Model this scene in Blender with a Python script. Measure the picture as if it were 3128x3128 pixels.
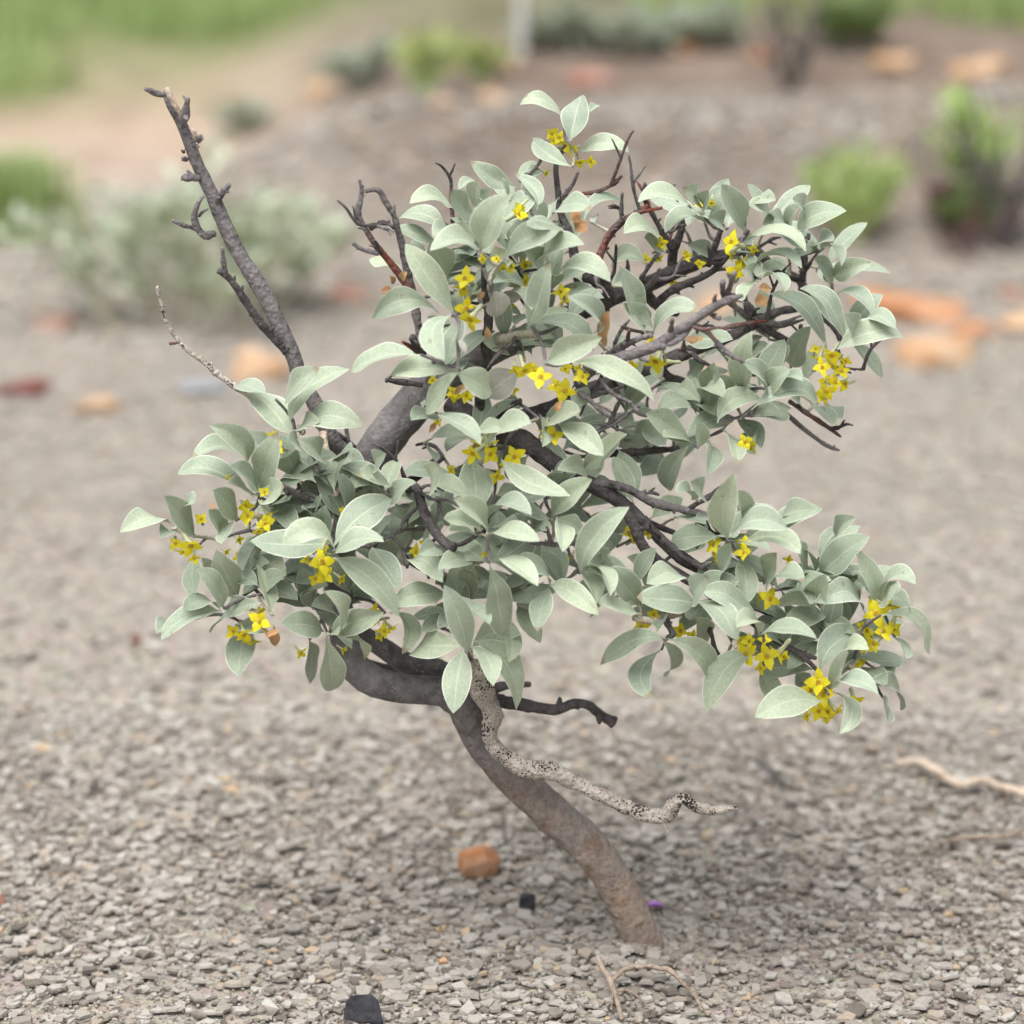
import bpy, bmesh, math, random
import numpy as np
from mathutils import Vector, Matrix, noise

random.seed(7)
rng = np.random.default_rng(11)
scene = bpy.context.scene
for o in list(bpy.data.objects):
    bpy.data.objects.remove(o)
COL = scene.collection

# ---------------------------------------------------------------- camera
CAM_H, PITCH, LENS = 0.96, math.radians(17.0), 100.0
TH = 18.0 / LENS
cam_d = bpy.data.cameras.new('camera')
cam = bpy.data.objects.new('camera', cam_d)
COL.objects.link(cam)
cam.location = (0, 0, CAM_H)
cam.rotation_euler = (math.radians(90) - PITCH, 0, 0)
cam_d.lens = LENS
cam_d.sensor_width = 36.0
cam_d.sensor_fit = 'HORIZONTAL'
cam_d.clip_start = 0.05
cam_d.clip_end = 2000
cam_d.dof.use_dof = True
cam_d.dof.focus_distance = 2.05
cam_d.dof.aperture_fstop = 3.3
cam_d.dof.aperture_blades = 0
scene.camera = cam

# ---------------------------------------------------------------- light
SUN_EL, SUN_AZ = math.radians(68), math.radians(205)
world = bpy.data.worlds.new('World')
scene.world = world
world.use_nodes = True
wn = world.node_tree
wn.nodes.clear()
w_out = wn.nodes.new('ShaderNodeOutputWorld')
w_bg = wn.nodes.new('ShaderNodeBackground')
w_hsv = wn.nodes.new('ShaderNodeHueSaturation')
w_sky = wn.nodes.new('ShaderNodeTexSky')
w_sky.sky_type = 'NISHITA'
w_sky.sun_disc = False
w_sky.sun_elevation = SUN_EL
w_sky.sun_rotation = SUN_AZ
w_sky.air_density = 1.0
w_sky.dust_density = 6.0
w_sky.ozone_density = 1.0
w_hsv.inputs['Saturation'].default_value = 0.22      # milky overcast
wn.links.new(w_sky.outputs['Color'], w_hsv.inputs['Color'])
wn.links.new(w_hsv.outputs['Color'], w_bg.inputs['Color'])
w_bg.inputs['Strength'].default_value = 0.095
wn.links.new(w_bg.outputs['Background'], w_out.inputs['Surface'])

sun_d = bpy.data.lights.new('sun', 'SUN')
sun_d.energy = 1.5
sun_d.angle = math.radians(60)
sun_d.color = (1.0, 0.955, 0.885)
sun = bpy.data.objects.new('sun', sun_d)
COL.objects.link(sun)
sd = Vector((math.sin(SUN_AZ) * math.cos(SUN_EL), math.cos(SUN_AZ) * math.cos(SUN_EL), math.sin(SUN_EL)))
sun.rotation_euler = sd.to_track_quat('Z', 'Y').to_euler()
sun.location = sd * 20

vs = scene.view_settings
vs.view_transform = 'Standard'
vs.look = 'None'
vs.gamma = 1.0
vs.exposure = 1.12
vs.use_curve_mapping = False

# ---------------------------------------------------------------- projection helpers
CAMP = Vector((0, 0, CAM_H))
RIGHT = Vector((1, 0, 0))
UP = Vector((0, math.sin(PITCH), math.cos(PITCH)))
FWD = Vector((0, math.cos(PITCH), -math.sin(PITCH)))
Y0 = 2.0
CR = {'A': (300, 200, 1000), 'B': (1000, 250, 1000), 'C': (1800, 500, 1000), 'D': (350, 1100, 1000),
      'E': (1000, 1000, 1000), 'F': (1800, 1350, 1050), 'G': (950, 1850, 1400), 'P': (0, 0, 3128)}

def ray(c, x, y):
    ox, oy, w = CR[c]
    k = w / 1932.0
    X, Yp = ox + x * k, oy + y * k
    return FWD + RIGHT * ((X / 1564 - 1) * TH) + UP * ((1 - Yp / 1564) * TH)

def pt(c, x, y, d=0.0):
    """a place in the scene at world depth Y0 + d centimetres"""
    r = ray(c, x, y)
    return CAMP + r * ((Y0 + d * 0.01) / r.y)

def mpp(c, d=0.0):
    return CR[c][2] / 1932.0 * 2.09 * (1 + d * 0.005) * TH / 1564

def smooth(a, b, v):
    t = min(1, max(0, (v - a) / (b - a)))
    return t * t * (3 - 2 * t)

def gh(x, y):
    """ground height"""
    h = 0.012 * noise.noise(Vector((x * 2.3, y * 2.3, 3.1))) * smooth(2.2, 3.2, y + abs(x) * .6)
    h += 0.004 * noise.noise(Vector((x * 9, y * 9, 7.7)))
    edge = 4.2 + 0.25 * noise.noise(Vector((x * 1.1, 0.3, 9.1)))
    h += 0.19 * smooth(edge, edge + .85, y) * smooth(-0.75, -0.15, x + 0.15 * noise.noise(Vector((y, 2, 1))))
    h += 0.05 * noise.noise(Vector((x * 0.8, y * 0.8, 0.5))) * smooth(3.2, 5, y)
    h += 0.25 * smooth(6.6, 12.0, y)
    dx, dy = x - BASE_X, y - Y0
    h += 0.011 * math.exp(-((dx + .01) ** 2 + (dy + .05) ** 2) / 0.0016)
    h -= 0.010 * math.exp(-((dx - .03) ** 2 + (dy - .05) ** 2) / 0.006)
    return h

BASE_X = 0.0
BASE_X = pt('G', 1395, 1420, 0).x

def gp(c, x, y):
    """where the sight line meets the ground"""
    r = ray(c, x, y)
    t = 1.2
    while t < 40:
        p = CAMP + r * t
        if p.z <= gh(p.x, p.y):
            break
        t += 0.01
    p = CAMP + r * t
    p.z = gh(p.x, p.y)
    return p

# ---------------------------------------------------------------- object helpers
def mesh_obj(name, verts, faces, mat, parent=None, smooth_shade=True, uvs=None, origin=None):
    me = bpy.data.meshes.new(name)
    if origin is not None:
        verts = [(v[0] - origin[0], v[1] - origin[1], v[2] - origin[2]) for v in verts]
    me.from_pydata([tuple(v) for v in verts], [], faces)
    if uvs is not None:
        ul = me.uv_layers.new(name='UVMap')
        li = np.empty(len(me.loops), dtype=np.int32)
        me.loops.foreach_get('vertex_index', li)
        ul.data.foreach_set('uv', np.asarray(uvs, dtype=np.float32)[li].ravel())
    if smooth_shade:
        me.polygons.foreach_set('use_smooth', [True] * len(me.polygons))
    me.materials.append(mat)
    me.update()
    o = bpy.data.objects.new(name, me)
    COL.objects.link(o)
    if parent is not None:
        o.parent = parent
    elif origin is not None:
        o.location = origin
    return o

def tag(o, label=None, cat=None, group=None, kind=None):
    if label: o['label'] = label
    if cat: o['category'] = cat
    if group: o['group'] = group
    if kind: o['kind'] = kind
    return o

def empty(name, loc, label, cat, group=None):
    o = bpy.data.objects.new(name, None)
    o.empty_display_size = 0.05
    COL.objects.link(o)
    o.location = loc
    return tag(o, label, cat, group)

# ---------------------------------------------------------------- materials
class N:
    def __init__(self, name):
        self.m = bpy.data.materials.new(name)
        self.m.use_nodes = True
        self.t = self.m.node_tree
        self.b = self.t.nodes['Principled BSDF']
        self.out = self.t.nodes['Material Output']
    def n(self, typ, **kw):
        nd = self.t.nodes.new(typ)
        for k, v in kw.items():
            if k.startswith('i_'):
                nd.inputs[k[2:].replace('_', ' ')].default_value = v
            else:
                setattr(nd, k, v)
        return nd
    def l(self, a, b):
        self.t.links.new(a, b)
    def noise(self, vec, scale, detail=4, rough=.55):
        nd = self.n('ShaderNodeTexNoise')
        nd.inputs['Scale'].default_value = scale
        nd.inputs['Detail'].default_value = detail
        nd.inputs['Roughness'].default_value = rough
        if vec is not None: self.l(vec, nd.inputs['Vector'])
        return nd.outputs['Fac']
    def ramp(self, fac, stops, interp='LINEAR'):
        nd = self.n('ShaderNodeValToRGB')
        cr = nd.color_ramp
        cr.interpolation = interp
        while len(cr.elements) < len(stops): cr.elements.new(0.5)
        for e, (p, c) in zip(cr.elements, stops):
            e.position = p
            e.color = (c[0], c[1], c[2], 1) if not isinstance(c, (int, float)) else (c, c, c, 1)
        self.l(fac, nd.inputs['Fac'])
        return nd.outputs['Color']
    def mix(self, fac, a, b, mode='MIX'):
        nd = self.n('ShaderNodeMix')
        nd.data_type = 'RGBA'
        nd.blend_type = mode
        for sock, v in ((nd.inputs[0], fac), (nd.inputs[6], a), (nd.inputs[7], b)):
            if isinstance(v, (int, float)): sock.default_value = v
            elif isinstance(v, tuple): sock.default_value = (v[0], v[1], v[2], 1)
            else: self.l(v, sock)
        return nd.outputs[2]
    def math(self, op, a, b=None, c=None):
        nd = self.n('ShaderNodeMath')
        nd.operation = op
        for i, v in enumerate((a, b, c)):
            if v is None: continue
            if isinstance(v, (int, float)): nd.inputs[i].default_value = v
            else: self.l(v, nd.inputs[i])
        return nd.outputs[0]
    def bump(self, h, strength, dist):
        nd = self.n('ShaderNodeBump')
        nd.inputs['Strength'].default_value = strength
        nd.inputs['Distance'].default_value = dist
        self.l(h, nd.inputs['Height'])
        self.l(nd.outputs['Normal'], self.b.inputs['Normal'])
    def obj(self):
        return self.n('ShaderNodeTexCoord').outputs['Object']
    def rnd(self):
        return self.n('ShaderNodeObjectInfo').outputs['Random']
    def base(self, c):
        s = self.b.inputs['Base Color']
        if isinstance(c, tuple): s.default_value = (c[0], c[1], c[2], 1)
        else: self.l(c, s)
    def set(self, rough=.7, spec=.3):
        self.b.inputs['Roughness'].default_value = rough
        self.b.inputs['Specular IOR Level'].default_value = spec
        return self.m

def leaf_material(name, lo, hi, vein, rim, trans=0.11, speck=True):
    a = N(name)
    uv = a.n('ShaderNodeUVMap').outputs['UV']
    sep = a.n('ShaderNodeSeparateXYZ'); a.l(uv, sep.inputs[0])
    au = a.math('ABSOLUTE', a.math('SUBTRACT', a.math('MULTIPLY', sep.outputs['X'], 2.0), 1.0))
    ob = a.obj()
    col = a.mix(a.rnd(), lo, hi)
    big = a.noise(ob, 55, 3)
    col = a.mix(a.math('MULTIPLY', a.math('SUBTRACT', big, .35), 0.8), col, tuple(x * 1.22 for x in hi))
    fine = a.noise(ob, 1600, 2, .6)
    if speck:
        sp = a.ramp(fine, [(.50, 0.0), (.68, 1.0)])
        col = a.mix(a.math('MULTIPLY', sp, .30), col, tuple(min(.9, x * 1.45) for x in hi))
    mot = a.noise(ob, 420, 3, .7)
    col = a.mix(a.ramp(mot, [(.42, .0), (.62, .30)]), col, tuple(x * .72 for x in lo))
    # faint side veins and pale midrib
    wv = a.math('SINE', a.math('MULTIPLY_ADD', sep.outputs['Y'], 62.0, a.math('MULTIPLY', au, -16.0)))
    side = a.math('MULTIPLY', a.ramp(wv, [(.80, 0.0), (1.0, 1.0)]), .06)
    col = a.mix(side, col, vein)
    mid = a.ramp(au, [(0.0, 1.0), (.035, .75), (.075, 0.0)])
    fade = a.math('SUBTRACT', 1.0, a.math('MULTIPLY', sep.outputs['Y'], .75))
    col = a.mix(a.math('MULTIPLY', mid, a.math('MULTIPLY', fade, .8)), col, vein)
    edge = a.ramp(au, [(.90, 0.0), (.985, 1.0)])
    col = a.mix(a.math('MULTIPLY', edge, .75), col, rim)
    rv = a.math('FRACT', a.math('MULTIPLY', a.rnd(), 17.3))
    tipm = a.math('MULTIPLY', a.ramp(a.math('ADD', sep.outputs['Y'], a.math('MULTIPLY', big, .08)), [(.95, 0.0), (.985, 1.0)]), a.math('GREATER_THAN', rv, .84))
    col = a.mix(a.math('MULTIPLY', tipm, .6), col, (.25, .15, .08))
    pock = a.math('MULTIPLY', a.ramp(a.noise(ob, 150, 2, .5), [(.70, 0.0), (.735, 1.0)]), a.math('GREATER_THAN', rv, .35))
    col = a.mix(a.math('MULTIPLY', pock, .6), col, (.22, .17, .11))
    a.base(col)
    a.set(.58, .32)
    a.b.inputs['Sheen Weight'].default_value = .12
    a.b.inputs['Sheen Roughness'].default_value = .4
    h = a.math('ADD', a.math('MULTIPLY', fine, .5), a.math('ADD', a.math('MULTIPLY', big, .8), a.math('MULTIPLY', mid, -.5)))
    a.bump(h, .35, .0006)
    tr = a.n('ShaderNodeBsdfTranslucent'); a.l(a.mix(.5, col, (.36, .46, .20)), tr.inputs['Color'])
    mx = a.n('ShaderNodeMixShader'); mx.inputs[0].default_value = trans
    a.l(a.b.outputs[0], mx.inputs[1]); a.l(tr.outputs[0], mx.inputs[2])
    a.l(mx.outputs[0], a.out.inputs['Surface'])
    return a.m

M = {}
M['leaf'] = leaf_material('silver_leaf', (.262, .325, .262), (.398, .460, .335), (.60, .63, .50), (.74, .77, .66))
M['dry'] = leaf_material('dried_leaf', (.30, .15, .065), (.50, .31, .16), (.55, .38, .22), (.52, .36, .20), .12, False)
M['dusty'] = leaf_material('dusty_leaf', (.27, .27, .235), (.32, .32, .28), (.45, .45, .38), (.5, .5, .43))

def bark(name, lo, hi, spots=None, scale=1.0, bumpd=.0022, warm=None, patchc=None):
    a = N(name)
    ob = a.obj()
    f = a.noise(ob, 140 * scale, 6, .65)
    col = a.ramp(f, [(.30, lo), (.70, hi)])
    big = a.noise(ob, 26 * scale, 3)
    if warm:
        sep = a.n('ShaderNodeSeparateXYZ'); a.l(ob, sep.inputs[0])
        low = a.ramp(a.math('ADD', sep.outputs['Z'], a.math('MULTIPLY', a.math('SUBTRACT', big, .5), .12)), [(.06, 1.0), (.20, 0.0)])
        wcol = a.ramp(f, [(.30, warm[0]), (.70, warm[1])])
        pt_ = a.noise(ob, 75, 4, .6)
        wcol = a.mix(a.ramp(pt_, [(.56, 0.0), (.66, .75)]), wcol, (.13, .085, .06))
        wcol = a.mix(a.ramp(a.noise(ob, 38, 3, .6), [(.54, 0.0), (.66, .6)]), wcol, (.33, .19, .11))
        col = a.mix(a.ramp(pt_, [(.55, 0.0), (.66, .6)]), col, (.075, .066, .064))
        col = a.mix(low, col, wcol)
        fl = a.noise(ob, 420, 3, .7)
        col = a.mix(a.ramp(fl, [(.58, 0.0), (.70, .7)]), col, (.07, .055, .048))
    col = a.mix(a.math('MULTIPLY', a.ramp(big, [(.45, 0.0), (.7, 1.0)]), .35), col, tuple(x * 1.5 for x in hi))
    if patchc:
        col = a.mix(a.ramp(a.noise(ob, 45, 2), [(.48, 0.0), (.60, .85)]), col, patchc)
    if not spots:
        lv = a.n('ShaderNodeTexVoronoi'); lv.inputs['Scale'].default_value = 420
        a.l(ob, lv.inputs['Vector'])
        len_ = a.math('LESS_THAN', lv.outputs['Distance'], a.math('MULTIPLY', a.ramp(a.noise(ob, 130, 2), [(.45, 0.0), (.62, 1.0)]), .36))
        col = a.mix(a.math('MULTIPLY', len_, .25), col, tuple(min(.6, x * 2.4) for x in hi))
    vor = a.n('ShaderNodeTexVoronoi'); vor.inputs['Scale'].default_value = 260 * scale
    a.l(ob, vor.inputs['Vector'])
    h = a.math('ADD', f, a.math('MULTIPLY', vor.outputs['Distance'], .5))
    if spots:
        patch = a.noise(ob, 60, 3)
        v2 = a.n('ShaderNodeTexVoronoi'); v2.inputs['Scale'].default_value = 560
        wob = a.n('ShaderNodeTexNoise'); wob.inputs['Scale'].default_value = 700; a.l(ob, wob.inputs['Vector'])
        a.l(a.mix(.0022, ob, wob.outputs['Color'], 'ADD'), v2.inputs['Vector'])
        thr = a.math('MULTIPLY', a.ramp(patch, [(.34, .10), (.66, 1.0)]), .60)
        sp = a.math('LESS_THAN', v2.outputs['Distance'], thr)
        col = a.mix(a.math('MULTIPLY', sp, .93), col, spots)
    a.base(col)
    a.set(.85, .2)
    a.bump(h, 1.0, bumpd * 1.6)
    return a.m

M['trunk'] = bark('trunk_bark', (.080, .076, .079), (.185, .175, .176), None, 1.0, .0008, ((.215, .165, .135), (.45, .370, .31)))
M['bark'] = bark('branch_bark', (.034, .030, .031), (.120, .108, .110), None, 1.0, .0016)
M['bark_grey'] = bark('grey_bark', (.080, .073, .076), (.215, .198, .203), None, 1.0, .0015)
M['bark_red'] = bark('red_bark', (.075, .050, .050), (.17, .125, .12), None, 1.0, .0022, None, (.20, .065, .045))
M['bark_pale'] = bark('weathered_wood', (.30, .26, .23), (.56, .505, .455), (.018, .016, .016), 1.3, .0022)
M['wood_pale'] = bark('dry_twig', (.34, .26, .19), (.60, .51, .42))
M['wood_brown'] = bark('brown_dry_twig', (.14, .105, .08), (.40, .325, .26))
M['stem'] = bark('young_stem', (.26, .235, .18), (.44, .42, .335), None, 2.0, .0008)

def petal_mat():
    a = N('yellow_petal')
    f = a.noise(a.obj(), 500, 3)
    c = a.mix(a.rnd(), (.80, .69, .020), (.90, .82, .045))
    a.base(a.mix(a.math('MULTIPLY', f, .35), c, (.70, .58, .015)))
    a.set(.5, .3)
    tr = a.n('ShaderNodeBsdfTranslucent'); tr.inputs['Color'].default_value = (.78, .68, .03, 1)
    mx = a.n('ShaderNodeMixShader'); mx.inputs[0].default_value = .35
    a.l(a.b.outputs[0], mx.inputs[1]); a.l(tr.outputs[0], mx.inputs[2]); a.l(mx.outputs[0], a.out.inputs['Surface'])
    return a.m
M['petal'] = petal_mat()
def plain(name, c, c2, scale=60, rough=.75, spec=.25, bumpd=.001, bumps=.4):
    a = N(name)
    f = a.noise(a.obj(), scale, 5, .6)
    a.base(a.ramp(f, [(.3, c), (.72, c2)]))
    a.bump(f, bumps, bumpd)
    return a.set(rough, spec)
M['tube'] = plain('flower_tube', (.36, .38, .22), (.52, .54, .36), 900, .7)
M['anther'] = plain('anther', (.50, .30, .02), (.62, .40, .04), 900)
M['throat'] = plain('flower_throat', (.55, .38, .015), (.66, .48, .03), 900)

# ---------------------------------------------------------------- ground
def ground_material():
    a = N('shale_ground')
    geo = a.n('ShaderNodeNewGeometry').outputs['Position']
    sep = a.n('ShaderNodeSeparateXYZ'); a.l(geo, sep.inputs[0])
    n1 = a.noise(geo, 1.6, 5); n2 = a.noise(geo, 90, 6, .7); n3 = a.noise(geo, 9, 4)
    v = a.n('ShaderNodeTexVoronoi'); v.inputs['Scale'].default_value = 95; a.l(geo, v.inputs['Vector'])
    chips = a.mix(.6, a.ramp(n2, [(.3, (.155, .134, .113)), (.7, (.31, .28, .243))]), v.outputs['Color'], 'SOFT_LIGHT')
    bw = a.n('ShaderNodeRGBToBW'); a.l(chips, bw.inputs[0])
    chips = a.mix(.8, chips, a.ramp(bw.outputs[0], [(.0, (.21, .186, .160)), (.45, (.47, .43, .378))]))
    # brown clay further off, on the left and over the bank
    tan = a.ramp(n3, [(.3, (.29, .215, .165)), (.75, (.46, .365, .285))])
    my = a.ramp(a.math('ADD', sep.outputs['Y'], a.math('MULTIPLY', a.math('SUBTRACT', n1, .5), 2.4)), [(.0, 0.0), (1.0, 1.0)])
    mr = a.n('ShaderNodeMapRange'); mr.inputs['From Min'].default_value = 4.4; mr.inputs['From Max'].default_value = 5.8
    a.l(a.math('ADD', sep.outputs['Y'], a.math('MULTIPLY', a.math('SUBTRACT', n1, .5), 2.6)), mr.inputs['Value'])
    ml = a.n('ShaderNodeMapRange'); ml.inputs['From Min'].default_value = .2; ml.inputs['From Max'].default_value = -.7
    a.l(sep.outputs['X'], ml.inputs['Value'])
    col = a.mix(a.math('MULTIPLY', mr.outputs[0], ml.outputs[0]), chips, tan)
    # dark clay on the bank
    bank = a.n('ShaderNodeMapRange'); bank.inputs['From Min'].default_value = 4.15; bank.inputs['From Max'].default_value = 4.75
    a.l(a.math('ADD', sep.outputs['Y'], a.math('MULTIPLY', a.math('SUBTRACT', n1, .5), 1.6)), bank.inputs['Value'])
    mrx = a.n('ShaderNodeMapRange'); mrx.inputs['From Min'].default_value = -.6; mrx.inputs['From Max'].default_value = -.1
    a.l(sep.outputs['X'], mrx.inputs['Value'])
    clay = a.ramp(n3, [(.3, (.105, .079, .062)), (.75, (.235, .188, .155))])
    col = a.mix(a.math('MULTIPLY', bank.outputs[0], mrx.outputs[0]), col, clay)
    # meadow soil far off
    far = a.n('ShaderNodeMapRange'); far.inputs['From Min'].default_value = 5.9; far.inputs['From Max'].default_value = 7.4
    a.l(a.math('ADD', sep.outputs['Y'], a.math('MULTIPLY', a.math('SUBTRACT', n1, .5), 2.0)), far.inputs['Value'])
    col = a.mix(far.outputs[0], col, a.ramp(n3, [(.3, (.075, .115, .035)), (.75, (.17, .21, .08))]))
    a.base(col)
    a.bump(a.math('ADD', n2, v.outputs['Distance']), .7, .006)
    return a.set(.92, .15)
M['ground'] = ground_material()

def axis(lo, hi, n, far):
    core = np.linspace(lo, hi, n)
    out = [far * (k / 12.0) ** 3 for k in range(1, 13)]
    return np.concatenate([[lo - o for o in reversed(out)], core, [hi + o for o in out]])
xs = axis(-2.6, 2.6, 131, 400); ys = axis(1.2, 10.0, 221, 600)
gv = [(x, y, gh(x, y)) for y in ys for x in xs]
nx = len(xs)
gf = [(j * nx + i, j * nx + i + 1, (j + 1) * nx + i + 1, (j + 1) * nx + i) for j in range(len(ys) - 1) for i in range(nx - 1)]
ground = mesh_obj('ground', gv, gf, M['ground'])
tag(ground, kind='structure')

# shale flakes ----------------------------------------------------
def flake_material(name, use_obj):
    a = N(name)
    if use_obj:
        r = a.rnd()
    else:
        at = a.n('ShaderNodeAttribute'); at.attribute_name = 'tint'
        r = at.outputs['Fac']
    geo = a.n('ShaderNodeNewGeometry').outputs['Position']
    col = a.ramp(r, [(.00, (.105, .093, .080)), (.07, (.165, .147, .127)), (.22, (.240, .219, .193)), (.50, (.295, .273, .245)), (.72, (.340, .322, .295)),
                     (.88, (.375, .357, .325)), (.92, (.31, .270, .225)), (.98, (.29, .24, .19)), (.995, (.41, .33, .22)), (1.0, (.40, .28, .18))])
    f = a.noise(geo, 260, 5, .65)
    col = a.mix(.55, col, a.ramp(f, [(.25, .34), (.75, .66)]), 'OVERLAY')
    stain = a.ramp(a.noise(geo, 70, 3), [(.58, 0.0), (.75, 1.0)])
    col = a.mix(a.math('MULTIPLY', stain, .25), col, (.35, .305, .25))
    a.base(col)
    a.bump(a.noise(geo, 420, 5, .7), .45, .0012)
    return a.set(.88, .2)
M['flake'] = flake_material('shale_flake', False)
M['flake_big'] = flake_material('shale_flake_large', True)

def rot_np(tilt_dir, tilt, yaw):
    cy, sy = np.cos(yaw), np.sin(yaw)
    z = np.zeros_like(yaw); o = np.ones_like(yaw)
    Rz = np.stack([np.stack([cy, -sy, z], -1), np.stack([sy, cy, z], -1), np.stack([z, z, o], -1)], -2)
    kx, ky = np.cos(tilt_dir), np.sin(tilt_dir)
    c, s = np.cos(tilt), np.sin(tilt); C = 1 - c
    R = np.stack([np.stack([c + kx * kx * C, kx * ky * C, ky * s], -1),
                  np.stack([kx * ky * C, c + ky * ky * C, -kx * s], -1),
                  np.stack([-ky * s, kx * s, c], -1)], -2)
    return R @ Rz

# ground height lookup on a fine grid
GX = np.linspace(-3.2, 3.2, 321); GY = np.linspace(1.2, 7.2, 301)
GH = np.array([[gh(x, y) for x in GX] for y in GY])
def gh_np(x, y):
    fx = np.clip((x - GX[0]) / (GX[1] - GX[0]), 0, len(GX) - 1.001); fy = np.clip((y - GY[0]) / (GY[1] - GY[0]), 0, len(GY) - 1.001)
    i, j = fx.astype(int), fy.astype(int); u, v = fx - i, fy - j
    return (GH[j, i] * (1 - u) * (1 - v) + GH[j, i + 1] * u * (1 - v) + GH[j + 1, i] * (1 - u) * v + GH[j + 1, i + 1] * u * v)

def flake_batch(k, x, y, size, thick, lift, tilt_sd):
    n = len(x)
    ang = (np.arange(k) + rng.uniform(-.32, .32, (n, k))) * 2 * np.pi / k
    rad = rng.uniform(.62, 1.12, (n, k)) * size[:, None] * .5
    asp = rng.uniform(.5, .95, n)[:, None]
    px_, py_ = np.cos(ang) * rad, np.sin(ang) * rad * asp
    th = thick[:, None] * np.ones((1, k))
    ins = rng.uniform(.86, .99, (n, 1))
    top = np.stack([px_ * ins, py_ * ins, th * .5 * rng.uniform(.7, 1.2, (n, k))], -1)
    bot = np.stack([px_, py_, -th * .5], -1)
    loc = np.concatenate([top, bot], 1)
    R = rot_np(rng.uniform(0, 6.283, n), np.abs(rng.normal(0, tilt_sd, n)), rng.uniform(0, 6.283, n))
    P = np.einsum('nij,nkj->nki', R, loc)
    P[..., 0] += x[:, None]; P[..., 1] += y[:, None]
    P[..., 2] += (gh_np(x, y) + lift)[:, None]
    return P.astype(np.float32)

def region(n, y0, y1):
    y = rng.uniform(y0, y1, n * 2)
    sl, of = (.23, .26) if y1 < 2.8 else (.30, .42)
    x = rng.uniform(-1, 1, n * 2) * (sl * y1 + of)
    keep = np.abs(x) < sl * y + of
    return x[keep][:n], y[keep][:n]

allP = []
def scatter(n, y0, y1, smin, smax, tilt, layer):
    x, y = region(n, y0, y1)
    n = len(x)
    # clumps: coarse and fine patches
    clump = np.sin(x * 17 + 3 * np.sin(y * 9)) * np.sin(y * 21 + 2 * np.sin(x * 13)) * .5 + .5
    u = rng.random(n) ** 2.8
    size = (smin + (smax - smin) * u) * (.75 + .5 * clump)
    size *= 1 + .18 * np.clip(y - 2.4, 0, 3)
    thick = size * rng.uniform(.05, .12, n) + .0007
    lift = rng.uniform(.0, layer, n) + thick * .25
    bare = np.sin(x * 5.1 + 1.3 * np.sin(y * 4.3 + 1)) * np.sin(y * 6.7 + 1.7 * np.sin(x * 5.9)) > .45
    drop = bare & (rng.random(n) < .45) & (size > smin * 1.6)
    x, y, size, thick, lift = x[~drop], y[~drop], size[~drop], thick[~drop], lift[~drop]
    n = len(x)
    ks = rng.integers(4, 7, n)
    for k in range(4, 8):
        m = ks == k
        allP.append((k, flake_batch(k, x[m], y[m], size[m], thick[m], lift[m], tilt)))
scatter(70000, 1.62, 2.5, .0030, .0185, .13, .0050)
scatter(46000, 2.5, 3.9, .0045, .016, .16, .005)
scatter(15000, 3.9, 5.2, .010, .026, .3, .008)

def join_flakes():
    vs_, loops, starts, tot, tint = [], [], [], [], []
    off = 0; lo = 0
    for k, P in allP:
        n = len(P)
        vs_.append(P.reshape(-1, 3))
        base = off + np.arange(n)[:, None] * 2 * k
        top = base + np.arange(k)[None]
        i = np.arange(k); j = (i + 1) % k
        side = np.stack([i + k, j + k, j, i], -1)           # k,4
        sl = (base[:, :, None] + side[None]).reshape(-1)
        loops.append(top.reshape(-1)); starts.append(lo + np.arange(n) * k); tot.append(np.full(n, k)); lo += n * k
        loops.append(sl); starts.append(lo + np.arange(n * k) * 4); tot.append(np.full(n * k, 4)); lo += n * k * 4
        tn = rng.random(n); farther = P[:, 0, 1] > 2.45
        tn = np.where(farther & (tn < .85), .30 + tn * .66, tn)
        tint.append(np.repeat(tn, 2 * k))
        off += n * 2 * k
    V = np.concatenate(vs_); L = np.concatenate(loops); S = np.concatenate(starts); T = np.concatenate(tot)
    me = bpy.data.meshes.new('shale_gravel')
    me.vertices.add(len(V)); me.vertices.foreach_set('co', V.ravel())
    me.loops.add(len(L)); me.loops.foreach_set('vertex_index', L.astype(np.int32))
    me.polygons.add(len(S)); me.polygons.foreach_set('loop_start', S.astype(np.int32)); 
    me.polygons.foreach_set('use_smooth', np.zeros(len(S), dtype=bool))
    at = me.attributes.new('tint', 'FLOAT', 'POINT'); at.data.foreach_set('value', np.concatenate(tint).astype(np.float32))
    me.update(calc_edges=True); me.validate()
    me.materials.append(M['flake'])
    o = bpy.data.objects.new('shale_gravel', me); COL.objects.link(o)
    o.parent = ground
    tag(o, 'fine grey shale chips covering the ground', None, None, 'stuff')
join_flakes()

# the 300 largest flakes, one object each
protos = []
for q in range(26):
    k = random.choice((5, 6, 6, 7, 8))
    P = [(math.cos(2 * math.pi * (i + random.uniform(-.3, .3)) / k) * random.uniform(.75, 1.1) * .5,
          math.sin(2 * math.pi * (i + random.uniform(-.3, .3)) / k) * random.uniform(.5, .8) * .5) for i in range(k)]
    P.sort(key=lambda p: math.atan2(p[1], p[0]))
    th = random.uniform(.09, .2)
    vv = [(p[0] * .93, p[1] * .93, th * random.uniform(.40, .62)) for p in P] + [(p[0], p[1], th * .1) for p in P] + [(p[0] * .92, p[1] * .92, -th * .5) for p in P]
    ff = [tuple(range(k))]
    for r in (0, 1):
        ff += [(r * k + k + i, r * k + k + (i + 1) % k, r * k + (i + 1) % k, r * k + i) for i in range(k)]
    me = bpy.data.meshes.new('shale_flake'); me.from_pydata(vv, [], ff); me.materials.append(M['flake_big']); me.update()
    protos.append(me)
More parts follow.
